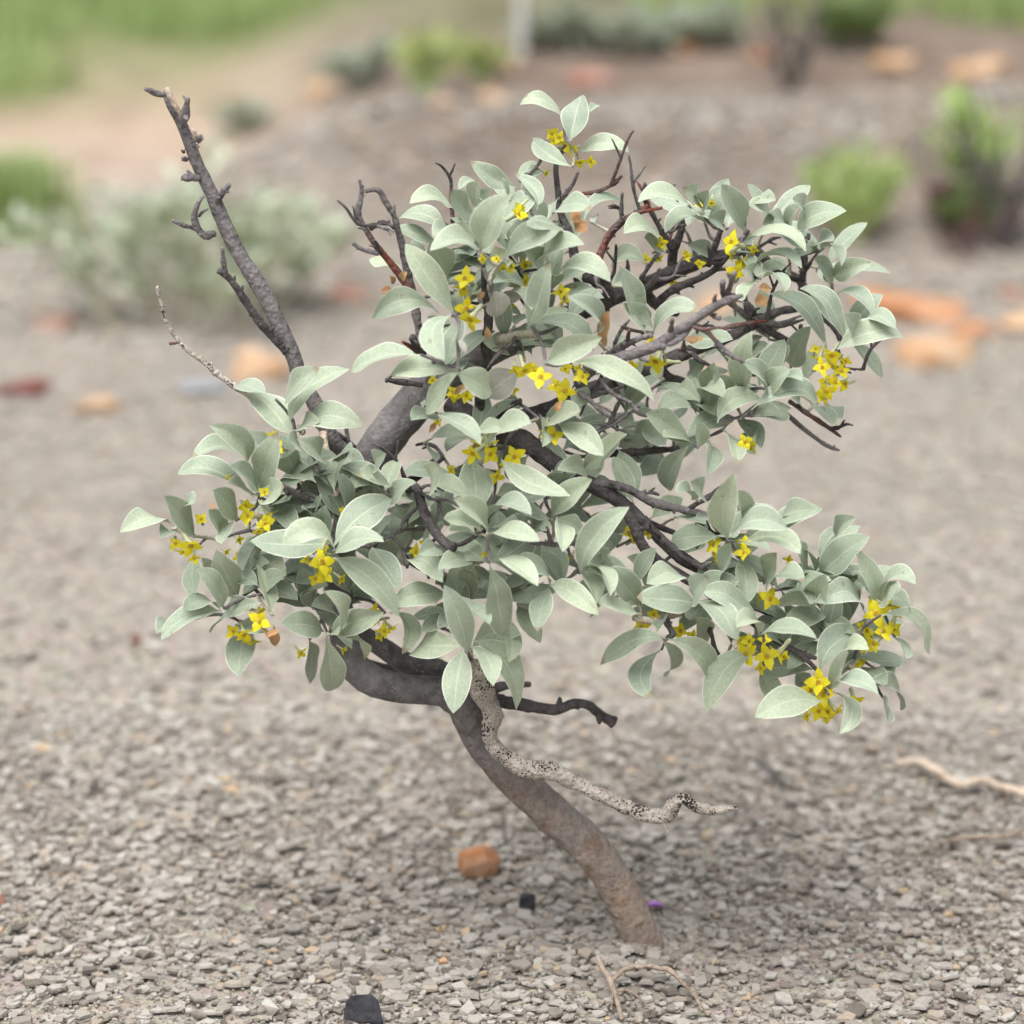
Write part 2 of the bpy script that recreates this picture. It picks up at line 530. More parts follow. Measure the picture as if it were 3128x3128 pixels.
def flake_obj(x, y, s, tilt=.2):
    o = bpy.data.objects.new('shale_flake', random.choice(protos)); COL.objects.link(o)
    o.parent = ground
    q = Matrix.Rotation(random.gauss(0, tilt), 3, Vector((math.cos(a := random.uniform(0, 6.28)), math.sin(a), 0))) @ Matrix.Rotation(random.uniform(0, 6.28), 3, 'Z')
    o.rotation_euler = q.to_euler()
    o.location = (x, y, gh(x, y) + .007)
    o.scale = (s, s, s)
xx, yy = region(297, 1.66, 2.75)
for x, y in zip(xx, yy):
    if (x - BASE_X) ** 2 + (y - Y0) ** 2 < .0025: continue
    flake_obj(float(x), float(y), random.uniform(.012, .022) * (1 + .25 * max(0, y - 2.2)), .22)

# ---------------------------------------------------------------- tubes
def catmull(pts, rad, step):
    P = [pts[0] * 2 - pts[1]] + pts + [pts[-1] * 2 - pts[-2]]
    R = [rad[0]] + rad + [rad[-1]]
    out, ro = [], []
    for i in range(1, len(P) - 2):
        n = max(2, int((P[i + 1] - P[i]).length / step))
        for k in range(n):
            t = k / n
            a, b, c, d = P[i - 1], P[i], P[i + 1], P[i + 2]
            out.append(.5 * ((2 * b) + (c - a) * t + (2 * a - 5 * b + 4 * c - d) * t * t + (3 * b - 3 * c + d - a) * t ** 3))
            ro.append(R[i] + (R[i + 1] - R[i]) * t)
    out.append(P[-2]); ro.append(R[-2])
    return out, ro

def tube(pts, rad, sides=10, rough=.12, seed=0, knob=0.0):
    """bark tube: verts, faces. rough = lumpiness of the bark, knob = how strongly it swells at nodes"""
    step = max(.0022, min(.008, sum(rad) / len(rad) * .8))
    C, R = catmull(pts, rad, step)
    V, Fc = [], []
    t0 = (C[1] - C[0]).normalized()
    nrm = t0.orthogonal().normalized()
    n = len(C)
    dist = 0
    for i, (c, r) in enumerate(zip(C, R)):
        t = (C[min(n - 1, i + 1)] - C[max(0, i - 1)]).normalized()
        nrm = (nrm - t * nrm.dot(t)).normalized()
        bi = t.cross(nrm)
        if i: dist += (c - C[i - 1]).length
        rr = r
        if knob:
            rr *= 1 + knob * max(0, noise.noise(Vector((dist * 130, seed * 3.7, 1.3)))) * 2 - knob * .25
        for k in range(sides):
            a = 2 * math.pi * k / sides
            dv = nrm * math.cos(a) + bi * math.sin(a)
            q = c + dv * r
            f = 1 + rough * noise.noise(q * 70 + Vector((seed, 0, 0))) + rough * 1.2 * noise.noise(q * 210) + rough * .8 * noise.noise(q * 520)
            V.append(c + dv * rr * f)
    for i in range(n - 1):
        for k in range(sides):
            k2 = (k + 1) % sides
            Fc.append((i * sides + k, i * sides + k2, (i + 1) * sides + k2, (i + 1) * sides + k))
    tipd = (C[-1] - C[-2]).normalized()
    V.append(C[0] - t0 * R[0] * .4); V.append(C[-1] + tipd * R[-1] * .45)
    a, b = len(V) - 2, len(V) - 1
    for k in range(sides):
        Fc.append((a, (k + 1) % sides, k))
        Fc.append((b, (n - 1) * sides + k, (n - 1) * sides + (k + 1) % sides))
    return V, Fc, C

# ---------------------------------------------------------------- the shrub
base_pt = pt('G', 1395, 1420, 0)
base_pt.z = gh(base_pt.x, base_pt.y)
shrub = empty('silverberry_shrub', base_pt, 'gnarled grey shrub with silvery leaves and yellow flowers leaning over the shale', 'shrub')
branch_pts = []       # skeleton points other twigs can grow from

def branch(c, pts, mat='bark', name='branch', sides=10, rough=.12, knob=0.0, label=None, root=None):
    """pts: (x, y, radius, depth cm) in crop c, or ('crop', x, y, r, d)"""
    P, R = [], []
    for p in pts:
        cc = c
        if isinstance(p[0], str): cc, p = p[0], p[1:]
        P.append(pt(cc, p[0], p[1], p[3])); R.append(p[2] * mpp(cc, p[3]))
    V, Fc, C = tube(P, R, sides, rough, random.random() * 9, knob)
    if knob >= .12:
        Lt, nxt = 0.0, .004
        for i in range(1, len(C) - 1):
            Lt += (C[i] - C[i - 1]).length
            if Lt < nxt: continue
            nxt = Lt + random.uniform(.004, .012)
            rl = R[0] + (R[-1] - R[0]) * i / len(C)
            tg = (C[i + 1] - C[i]).normalized()
            dv = (tg.orthogonal().normalized()); dv.rotate(Matrix.Rotation(random.uniform(0, 6.28), 3, tg))
            dv = (dv + tg * random.uniform(.2, .9)).normalized()
            e = C[i] + dv * rl * random.uniform(1.5, 2.6)
            V2, F2, _ = tube([C[i], C[i].lerp(e, .6), e], [rl * .6, rl * .55, rl * .3], 6, .2, random.random())
            b0 = len(V); V += V2; Fc += [tuple(q + b0 for q in f) for f in F2]
    o = mesh_obj(name, V, Fc, M[mat], shrub, True, None, base_pt)
    branch_pts.extend(C[::3])
    if label: o['label'] = label
    return o

def dd(pts, d0, d1=None):
    """give a depth run from d0 to d1 to (x, y, r) points"""
    d1 = d0 if d1 is None else d1
    n = max(1, len(pts) - 1)
    return [(x, y, r, d0 + (d1 - d0) * i / n) for i, (x, y, r) in enumerate(pts)]

# trunk: from the ground, up to the fork, left, and back up behind the leaves
branch('G', [(1450, 1500, 92, 1), (1395, 1410, 86, 0), (1290, 1180, 84, -1), (1165, 1010, 88, -2), (1020, 880, 85, -2.5), (890, 760, 80, -3), (765, 640, 72, -3),
             (680, 520, 64, -3), (635, 420, 66, -3), (560, 365, 64, -3), (470, 355, 63, -3), (390, 350, 64, -3), (280, 325, 67, -3), (195, 270, 66, -2.5), (150, 180, 60, -2),
             ('P', 640, 1140, 25, 0), ('P', 645, 1040, 27, 2), ('P', 668, 950, 31, 3), ('P', 700, 868, 36, 3.5), ('P', 760, 785, 38, 4), ('P', 830, 715, 36, 4.5),
             ('P', 920, 665, 27, 5), ('P', 1010, 630, 22, 6)], 'trunk', 'trunk', 22, .06)
# main limb to the upper right
branch('C', [('P', 990, 640, 23, 6), ('P', 1060, 600, 19, 6.5)] + dd([(0, 850, 52), (200, 765, 50), (350, 710, 46), (500, 640, 44), (650, 580, 38), (760, 545, 32), (880, 520, 28), (980, 510, 28),
       (1060, 590, 27), (1150, 640, 27), (1260, 690, 26)], 7, 9), 'bark', sides=14)
branch('C', dd([(1240, 680, 26), (1290, 780, 26), (1340, 860, 24), (1400, 920, 21), (1460, 990, 18), (1480, 1040, 15)], 9, 6), 'bark', knob=.2)
branch('C', dd([(1260, 690, 18), (1270, 560, 20), (1285, 480, 17), (1295, 415, 13)], 9, 8), 'bark', knob=.25)
branch('C', dd([(490, 640, 32), (490, 560, 29), (505, 490, 27), (540, 400, 22), (555, 300, 18), (600, 250, 14)], 8, 7), 'bark')
branch('C', dd([(330, 730, 34), (360, 800, 34), (430, 855, 30), (520, 880, 26)], 8, 10), 'bark')
branch('C', dd([(400, 820, 24), (500, 740, 23), (620, 690, 22), (720, 640, 20), (800, 560, 19), (870, 480, 16), (940, 395, 12)], 6, 4), 'bark', knob=.2)
branch('C', dd([(700, 600, 22), (730, 520, 20), (760, 440, 18), (790, 350, 14)], 8, 7), 'bark')
branch('C', dd([(490, 500, 20), (440, 420, 19), (390, 330, 16), (340, 240, 14), (325, 190, 16), (328, 115, 10)], 7, 5), 'bark', 'twig', 8, .15, .35)
branch('C', dd([(55, 570, 17), (100, 440, 17), (160, 360, 16), (250, 305, 15), (330, 280, 13), (430, 260, 9)], 3, 5), 'bark_red', 'twig', 8, .15, .25)
branch('B', dd([(1590, 1120, 20), (1610, 1040, 18), (1650, 940, 17), (1720, 850, 16), (1800, 790, 15), (1890, 730, 13)], 3, 5), 'bark_red', 'twig', 8, .15, .25)
branch('C', dd([(190, 345, 13), (190, 250, 12), (195, 170, 8)], 4, 3), 'bark_grey', 'twig', 7, .15, .3)
branch('C', dd([(300, 690, 14), (350, 610, 14), (410, 530, 12)], 6, 4), 'bark_grey', 'twig', 7, .15, .4)
branch('C', dd([(330, 740, 14), (380, 690, 14), (415, 620, 10)], 6, 3), 'bark_grey', 'twig', 7, .15, .4)
branch('C', dd([(230, 640, 12), (225, 570, 9)], 6, 5), 'bark_grey', 'twig', 7, .15, .4)
# the grey bare branch that crosses in front
branch('C', [('E', 1480, 330, 30, 0), ('E', 1560, 250, 32, -3)] + dd([(0, 1190, 32), (100, 1168, 33), (250, 1125, 32), (380, 1080, 31), (500, 1000, 29), (620, 920, 27), (740, 843, 25), (830, 800, 22), (905, 778, 11)], -5, -8),
       'bark_grey', 'branch', 12, .14, .08, 'bare grey branch with stubby side twigs')
for t in ([(800, 800, 18), (788, 740, 18), (788, 695, 15)], [(805, 790, 20), (835, 710, 18), (855, 645, 13)], [(725, 850, 15), (738, 810, 14), (745, 775, 12)],
          [(700, 870, 15), (740, 905, 14), (772, 915, 11)], [(475, 1005, 14), (485, 960, 15), (492, 915, 12)], [(600, 945, 19), (690, 990, 18), (750, 1050, 15), (820, 1120, 14), (915, 1170, 11)],
          [(600, 950, 18), (540, 1030, 17), (470, 1070, 15)], [(400, 1080, 15), (425, 1085, 22), (440, 1080, 12)], [(300, 1150, 12), (350, 1165, 9)]):
    branch('C', dd(t, -6, -8), 'bark_grey', 'twig', 8, .16, .45)
branch('C', dd([(60, 1180, 20), (150, 1100, 20), (230, 1060, 19), (300, 1030, 18), (365, 1015, 13)], -3, -6), 'bark_grey', 'twig', 8, .15, .3)
branch('C', dd([(225, 1075, 14), (230, 1020, 14), (235, 980, 10)], -4, -6), 'bark_red', 'twig', 8, .15, .3)
branch('C', dd([(150, 1060, 12), (190, 980, 13), (235, 925, 9)], -2, -3), 'bark_grey', 'twig', 8, .15, .3)
# second limb to the right
branch('C', [('P', 930, 800, 14, 3), ('P', 1040, 770, 15, 3), ('P', 1120, 735, 15, 3)] + dd([(250, 1240, 44), (400, 1185, 42), (600, 1105, 37), (780, 1040, 33), (950, 960, 30), (1100, 880, 26), (1250, 850, 20)], 4, 8), 'bark', sides=12)
branch('C', dd([(1000, 930, 24), (1060, 985, 25), (1120, 1020, 23), (1190, 1060, 20)], 6, 7), 'bark')
branch('C', dd([(960, 970, 24), (945, 900, 24), (925, 820, 19)], 6, 6), 'bark')
branch('C', dd([(940, 910, 20), (870, 850, 18), (820, 820, 14)], 6, 7), 'bark')
branch('C', dd([(760, 990, 15), (820, 965, 15), (920, 945, 13), (1050, 925, 9)], 2, 1), 'bark_red', 'twig', 8, .15, .35)
branch('C', dd([(1040, 940, 12), (1130, 960, 12), (1200, 940, 11), (1265, 920, 8)], 6, 5), 'bark', 'twig', 8, .15, .35)
branch('C', dd([(420, 1200, 26), (470, 1260, 27), (560, 1290, 26), (690, 1335, 20)], 5, 7), 'bark')
branch('C', dd([(600, 1120, 16), (650, 1160, 15), (720, 1195, 10)], 4, 3), 'bark', 'twig', 8, .15, .35)
branch('C', dd([(0, 1720, 22), (150, 1710, 25), (300, 1700, 24), (420, 1690, 20), (530, 1680, 15)], 3, 4), 'bark', knob=.2)
branch('C', dd([(60, 1270, 15), (110, 1330, 15), (170, 1375, 14), (250, 1410, 11)], -4, -6), 'bark_grey', 'twig', 8, .15, .4)
branch('C', dd([(-60, 1350, 16), (0, 1395, 16), (60, 1450, 15), (125, 1495, 13)], -4, -6), 'bark_grey', 'twig', 8, .15, .4)
branch('C', dd([(30, 1620, 15), (80, 1560, 14), (170, 1510, 13), (300, 1430, 8)], 0, -2), 'bark_grey', 'twig', 8, .15, .25)
branch('C', dd([(120, 1540, 14), (160, 1440, 14), (190, 1380, 11)], 1, 0), 'bark_grey', 'twig', 8, .15, .4)
branch('C', dd([(1180, 1400, 15), (1280, 1470, 15), (1370, 1530, 15), (1430, 1570, 13), (1485, 1612, 7)], 4, 2), 'bark_red', 'twig', 8, .15, .3)
branch('C', dd([(1090, 1410, 15), (1190, 1500, 16), (1290, 1585, 15), (1400, 1662, 13), (1475, 1692, 8)], 5, 3), 'bark_grey', 'twig', 8, .15, .3)
branch('C', dd([(1440, 1200, 10), (1540, 1210, 9), (1615, 1215, 7)], 3, 2), 'bark', 'twig', 8, .15, .4)
# limb to the lower right
branch('E', [('P', 850, 760, 20, 4), ('P', 920, 810, 20, 2)] + dd([(1140, 660, 60), (1260, 745, 55), (1370, 830, 50), (1480, 890, 48), (1580, 940, 46), (1700, 1010, 44), (1800, 1085, 36)], 0, -3)
       + [('F', 350, 490, 24, -4), ('F', 450, 580, 22, -5), ('F', 550, 650, 20, -6), ('F', 660, 722, 13, -7)], 'bark', sides=14)
branch('F', [('E', 1520, 925, 30, -2)] + dd([(0, 238, 29), (120, 236, 25), (230, 270, 24), (330, 328, 24), (430, 360, 22), (550, 385, 22), (690, 425, 18), (790, 520, 12)], -2, -5), 'bark_grey', knob=.12)
branch('F', dd([(545, 385, 14), (600, 350, 15), (670, 310, 14), (755, 238, 8)], -4, -5), 'bark', 'twig', 8, .15, .35)
branch('F', dd([(200, 370, 30), (250, 470, 32), (300, 580, 32), (370, 660, 31), (450, 712, 30), (540, 765, 29), (640, 830, 24), (760, 930, 20), (880, 990, 16)], -4, -6), 'bark', sides=12, knob=.1)
branch('F', dd([(300, 430, 26), (400, 560, 25), (500, 655, 24), (640, 740, 18), (800, 850, 15), (1000, 960, 14), (1250, 1000, 12), (1480, 1080, 9)], -1, -4), 'bark')
branch('F', dd([(640, 705, 12), (660, 685, 13), (685, 678, 11)], -7, -7.5), 'bark_grey', 'twig', 8, .15, .3)
branch('F', dd([(280, 430, 20), (400, 480, 18), (500, 520, 14)], -2, 0), 'bark')
branch('F', dd([(860, 445, 13), (920, 425, 13), (980, 415, 13), (1022, 390, 12)], -5, -6), 'bark_red', 'twig', 8, .2, .4)
branch('F', dd([(660, 1020, 12), (690, 1090, 13), (705, 1160, 13), (745, 1222, 8)], -6, -6), 'bark', 'twig', 8, .15, .4)
branch('F', dd([(420, 990, 20), (450, 1040, 18), (470, 1085, 16), (430, 1110, 9)], -7, -9), 'bark_grey', 'twig', 8, .15, .3)
branch('F', dd([(520, 960, 22), (430, 985, 18), (340, 1010, 15), (245, 998, 8)], -6, -8), 'wood_pale', 'twig', 8, .15, .2)
branch('F', dd([(880, 990, 16), (1020, 1100, 18), (1150, 1170, 18), (1220, 1200, 17), (1275, 1215, 12)], -6, -8), 'bark', knob=.2)
branch('F', dd([(1150, 1170, 14), (1250, 1250, 13), (1350, 1380, 10)], -7, -9), 'bark', knob=.2)
# curved dark branch in the middle
branch('E', [('P', 700, 940, 11, 2), ('P', 760, 925, 11, 0)] + dd([(520, 945, 27), (555, 1040, 28), (585, 1130, 29), (640, 1215, 28), (695, 1275, 29), (745, 1295, 31)], -5, -9), 'bark', sides=12, label='dark curved stub with a reddish end')
branch('E', dd([(740, 1290, 16), (800, 1275, 15), (860, 1240, 13), (910, 1200, 11)], -8, -9), 'bark', 'twig', 8)
branch('E', dd([(400, 940, 30), (500, 900, 28), (600, 820, 27), (680, 760, 24)], 1, 3), 'bark')
branch('E', dd([(1200, 1270, 15), (1350, 1282, 15), (1430, 1275, 17), (1475, 1270, 12)], -7, -9), 'bark_grey', 'twig', 8, .15, .4)
branch('E', dd([(905, 620, 28), (905, 520, 30), (900, 420, 30), (920, 300, 28), (950, 200, 27), (930, 100, 28), (950, -20, 29), (945, -120, 24), (925, -230, 17), (920, -400, 13)], 2, -3), 'bark', sides=12)
branch('B', dd([(950, 1520, 24), (1040, 1515, 27), (1140, 1492, 27), (1245, 1490, 22)], 0, -4), 'stem')
branch('E', dd([(880, 600, 18), (960, 590, 18), (1060, 480, 17), (1140, 430, 14)], 1, -2), 'bark', knob=.3)
branch('E', dd([(1500, 420, 18), (1600, 392, 17), (1680, 375, 15), (1745, 345, 11)], -1, -3), 'bark_grey', 'twig', 8, .15, .4)
# tall bare branch on the left
branch('A', [('P', 690, 905, 18, 3), ('P', 655, 860, 17, 2), ('D', 1290, 480, 48, 1), ('D', 1215, 320, 48, 1), ('D', 1150, 200, 46, 1)] +
       dd([(1185, 1870, 44), (1170, 1770, 46), (1135, 1675, 48), (1080, 1560, 49), (1020, 1430, 49), (960, 1320, 47), (900, 1220, 46), (830, 1110, 45), (765, 980, 44), (712, 860, 42), (670, 760, 40),
           (620, 655, 37), (572, 550, 35), (532, 440, 34), (488, 335, 32), (432, 230, 31), (400, 150, 27)], 1, 3), 'bark_grey', 'branch', 14, .045, .05, 'tall bare grey branch with broken tip')
for t in ([(395, 170, 20), (350, 168, 19), (310, 150, 15), (275, 138, 11)], [(690, 990, 20), (630, 1003, 21), (585, 960, 20), (568, 890, 18), (590, 815, 14), (622, 770, 9)],
          [(580, 965, 13), (510, 945, 12), (438, 915, 8)], [(595, 890, 9), (615, 865, 8), (645, 848, 6)], [(590, 665, 24), (545, 660, 22), (495, 662, 13)], [(500, 325, 33), (515, 270, 28), (530, 195, 14)],
          [(560, 420, 22), (590, 440, 21), (602, 415, 12)], [(565, 470, 14), (592, 480, 9)], [(700, 810, 27), (735, 750, 19), (772, 703, 13)], [(520, 555, 15), (498, 545, 10)], [(505, 510, 12), (496, 503, 8)]):
    branch('A', dd(t, 2, 1), 'bark_grey', 'twig', 8, .18, .35)
branch('A', dd([(405, 135, 16), (430, 190, 17), (462, 250, 13), (482, 292, 5)], .6, 1.0), 'wood_pale', 'split_wood', 8, .1, 0, 'pale split wood at the broken tip')
branch('A', dd([(560, 380, 14), (572, 410, 12), (566, 440, 5)], .4, .6), 'wood_pale', 'split_wood', 8, .1, 0)
branch('A', dd([(1110, 1690, 26), (1020, 1590, 26), (950, 1510, 25), (880, 1410, 23), (820, 1320, 21), (765, 1250, 19), (712, 1210, 20)], 0, -2), 'bark', 'branch', 10, .15, .15)
branch('A', dd([(755, 1240, 17), (740, 1150, 14), (732, 1072, 10)], -1, -2), 'bark_grey', 'twig', 8, .18, .4)
branch('A', [('D', 1120, 430, 20, 0), ('D', 960, 310, 22, 0), ('D', 810, 220, 20, -1)] + dd([(720, 1835, 18), (650, 1770, 16), (540, 1690, 14), (460, 1610, 13), (400, 1510, 12), (370, 1400, 10), (355, 1330, 14), (352, 1305, 9)], -1, -2), 'bark_pale', 'twig', 8, .15, .25, 'thin pale bare twig')
branch('A', dd([(480, 1635, 7), (450, 1640, 9), (420, 1638, 8)], -2, -2), 'bark_red', 'twig', 7, .3, .5)
branch('D', dd([(1200, 380, 24), (1300, 440, 26), (1360, 480, 25), (1430, 540, 24)], 1, 4), 'bark')
branch('D', dd([(1380, 480, 14), (1370, 420, 13), (1350, 260, 8)], 3, 3), 'bark_grey', 'twig', 8)
branch('D', dd([(1230, 430, 26), (1240, 520, 24), (1290, 610, 23), (1340, 720, 20), (1300, 800, 15)], 0, -4), 'wood_pale', 'branch', 8)
branch('D', dd([(980, 745, 20), (1070, 785, 20), (1180, 835, 22), (1300, 900, 22), (1400, 980, 24)], -6, 0), 'bark_grey', 'twig', 10, .15, .15)
# bare twigs left of the crown
branch('B', dd([(560, 1560, 26), (500, 1240, 24), (470, 1100, 22), (440, 960, 20), (412, 860, 20), (400, 800, 16), (350, 720, 17), (300, 640, 17), (225, 645, 11)], 2, 0), 'bark_grey', 'twig', 10, .15, .2)
branch('B', dd([(490, 1230, 24), (420, 1130, 22), (350, 1040, 20), (290, 970, 19), (235, 890, 18)], 1, 0), 'bark_red', 'twig', 10, .12, .1, 'smooth dark red twig')
branch('B', dd([(240, 895, 18), (180, 785, 17), (190, 720, 16), (203, 645, 14), (190, 580, 9)], 0, -.5), 'bark_grey', 'twig', 8, .2, .4)
branch('B', dd([(395, 860, 14), (330, 830, 16), (290, 850, 13), (250, 870, 12)], .5, 0), 'bark', 'twig', 8, .18, .4)
branch('B', dd([(300, 1015, 15), (210, 990, 14), (150, 955, 14)], 0, -.5), 'bark_grey', 'twig', 8, .18, .4)
branch('B', dd([(560, 1610, 28), (520, 1550, 26), (500, 1505, 17)], 0, -2), 'bark', 'twig', 8, .2, .4)
branch('B', dd([(540, 1600, 14), (490, 1560, 15), (445, 1535, 9)], 0, -2), 'bark_red', 'twig', 8, .2, .4)
branch('B', dd([(560, 1790, 18), (470, 1775, 18), (400, 1768, 18), (350, 1755, 12)], 0, -1), 'bark', 'twig', 8, .18, .35)
# leader at the top
branch('B', dd([(1500, 1260, 30), (1470, 1100, 30), (1445, 950, 27), (1410, 850, 24), (1375, 770, 20), (1362, 650, 18), (1350, 500, 15), (1400, 380, 11)], 6, 8), 'bark')
branch('B', dd([(1385, 690, 13), (1480, 665, 13), (1600, 645, 13), (1690, 600, 13), (1738, 555, 9)], 7, 6), 'bark_red', 'twig', 8, .15, .35)
branch('B', dd([(1385, 680, 13), (1440, 620, 13), (1480, 535, 8)], 7, 7), 'bark_grey', 'twig', 8, .15, .25)
branch('B', dd([(1470, 1140, 24), (1560, 1170, 26), (1640, 1200, 28), (1690, 1300, 28)], 5, 6), 'bark')
branch('B', dd([(1600, 1090, 26), (1640, 1180, 28), (1660, 1260, 30), (1640, 1350, 26)], 3, 5), 'bark')
branch('B', dd([(740, 860, 12), (735, 760, 12), (725, 670, 8)], 3, 3), 'bark_red', 'twig', 8, .15, .3)
branch('B', dd([(880, 960, 16), (830, 860, 15), (780, 780, 11)], 3, 3), 'bark', 'twig', 8, .15, .3)
# low branches
branch('G', dd([(640, 330, 44), (540, 268, 46), (420, 250, 46), (320, 190, 45), (230, 130, 42), ('G', 0, 0, 0) and (100, 40, 36), (-20, -60, 30), (-80, -190, 24)], -1, 2), 'trunk', 'branch', 14)
branch('G', dd([(420, 270, 14), (330, 262, 16), (240, 238, 14)], 3, 4), 'bark', 'branch', 8)
branch('G', dd([(680, 370, 28), (780, 400, 30), (900, 418, 27), (1020, 440, 23), (1110, 413, 21), (1170, 420, 20), (1225, 462, 20), (1275, 492, 25)], -3, -1), 'bark', 'branch', 12, .14, .12, 'crooked dark dead branch below the leaves')
branch('G', dd([(740, 380, 20), (775, 350, 24), (850, 332, 19), (925, 332, 12)], -2, -1), 'bark_grey', 'branch', 10, .12, .1)
branch('G', dd([(680, 240, 44), (705, 330, 50), (745, 410, 44), (768, 465, 39), (752, 525, 37), (765, 590, 38), (835, 645, 37), (920, 692, 37), (1000, 690, 37), (1080, 725, 34), (1200, 790, 33), (1330, 852, 32), (1430, 885, 33),
                (1495, 885, 33), (1530, 835, 32), (1570, 812, 27), (1625, 846, 27), (1700, 862, 25), (1795, 850, 8)], -6, -7), 'bark_pale', 'branch', 14, .26, .10, 'pale weathered dead branch speckled with black')
branch('G', dd([(1485, 905, 6), (1495, 940, 4), (1510, 960, 2)], -7, -7), 'wood_pale', 'twig', 6)

# fine dead twigs tangled through the crown
crown = [q for q in branch_pts if q.z > .30 and q.x > -.10]
for i in range(64):
    a = random.choice(crown)
    dv = Vector((random.uniform(-1, 1), random.uniform(-1, .4), random.uniform(-.4, 1))).normalized()
    L = random.uniform(.018, .05)
    side = dv.orthogonal() * L * random.uniform(-.2, .2)
    P = [a, a + dv * L * .4 + side, a + dv * L * .75 + side * .5 + Vector((0, 0, L * .06)), a + dv * L]
    V, Fc, C = tube(P, [.0016, .0014, .0012, .0007], 6, .2, random.random() * 9, .45)
    b = C[len(C) // 2]
    e = b + (dv.cross(Vector((0, 1, 0))) * random.choice((-1, 1)) + dv).normalized() * L * .35
    V2, F2, _ = tube([b, b.lerp(e, .5), e], [.0011, .0009, .0006], 5, .2, random.random(), .4)
    o0 = len(V); V += V2; Fc += [tuple(q + o0 for q in f) for f in F2]
    mesh_obj('twig', V, Fc, M[random.choice(('bark', 'bark', 'bark_grey', 'bark_red'))], shrub, True, None, base_pt)

# ---------------------------------------------------------------- leaves
LV = {}
LV['D'] = """1040 440 815 205 200|1050 360 1330 40 140 1120 200|1010 260 1140 70 100|890 190 720 125 80|1090 480 1430 395 120 1250 350|1060 420 1170 350 50|1100 530 1030 480 60
1200 600 1130 490 70|775 590 608 405 170 730 470|770 600 480 550 80 630 530|850 760 915 490 165|800 800 395 675 135 580 665|850 780 690 640 110|840 800 680 735 50|900 850 990 755 65|720 940 595 780 140
700 950 635 1070 75|470 1030 320 820 150|320 970 70 987 65 200 925|340 1020 288 1025 50|610 1050 570 900 90|430 870 458 826 25|1295 785 1062 570 130 1200 630|1300 770 1345 560 95|1470 700 1335 535 160 4
1310 800 1612 790 95 1470 720|1180 725 978 735 95 1070 660|1620 750 1478 660 60|1600 765 1665 598 125|1545 640 1590 560 70|1630 835 1770 735 115|1620 840 1822 905 65 1740 820|1270 800 1265 895 100
930 610 1090 600 70 5|1200 620 1250 720 80 5|1310 1085 1615 840 215 1440 930 -4|1305 1145 1545 1030 115 1430 1090 -4|1305 1135 1018 1085 125 1170 995 -5|1250 1080 835 1065 195 1030 1095 -3|1305 1180 1652 1490 190 1500 1290 -4
1520 1110 1670 1325 165 -1|1230 1015 1240 880 150 2|1190 900 1195 785 80 2|770 1230 880 1060 130 3|830 1160 990 1255 130 3|640 1455 530 1245 135 -2|725 1400 620 1180 190|845 1330 728 1265 115 -2|930 1490 850 1220 100 -3
880 1400 965 1265 90|620 1480 418 1475 60 520 1410|612 1495 300 1640 140 430 1515 -1|855 1440 585 1600 125 700 1475 -3|955 1430 1155 1415 105|1080 1370 1240 1330 110 3|1000 1330 1080 1260 90 3|1225 1600 1000 1560 185 -1
1250 1640 1290 1932 185 -3|1275 1625 1495 1722 85 1400 1635 -4|1290 1615 1555 1505 190 -2|1275 1610 1245 1380 85 1325 1500 -4|1290 1480 1200 1430 110 2|790 1590 740 1845 200 2|715 1560 880 1600 110|1150 1660 1165 1895 95 2
480 1120 455 1370 90 2|855 1050 760 1240 85 2|1450 1430 1250 1340 150 4|1600 1500 1720 1710 105 1735 1560|370 1560 265 1590 60|1020 1290 1130 1210 100 4|900 1000 1000 960 90 4|1390 900 1480 780 130 4|1640 1150 1760 950 130 5
1560 800 1480 700 100 6|1450 780 1400 620 120 6|1100 1000 1000 880 110 5|1330 1420 1480 1340 150 5|600 1330 520 1180 110 5"""
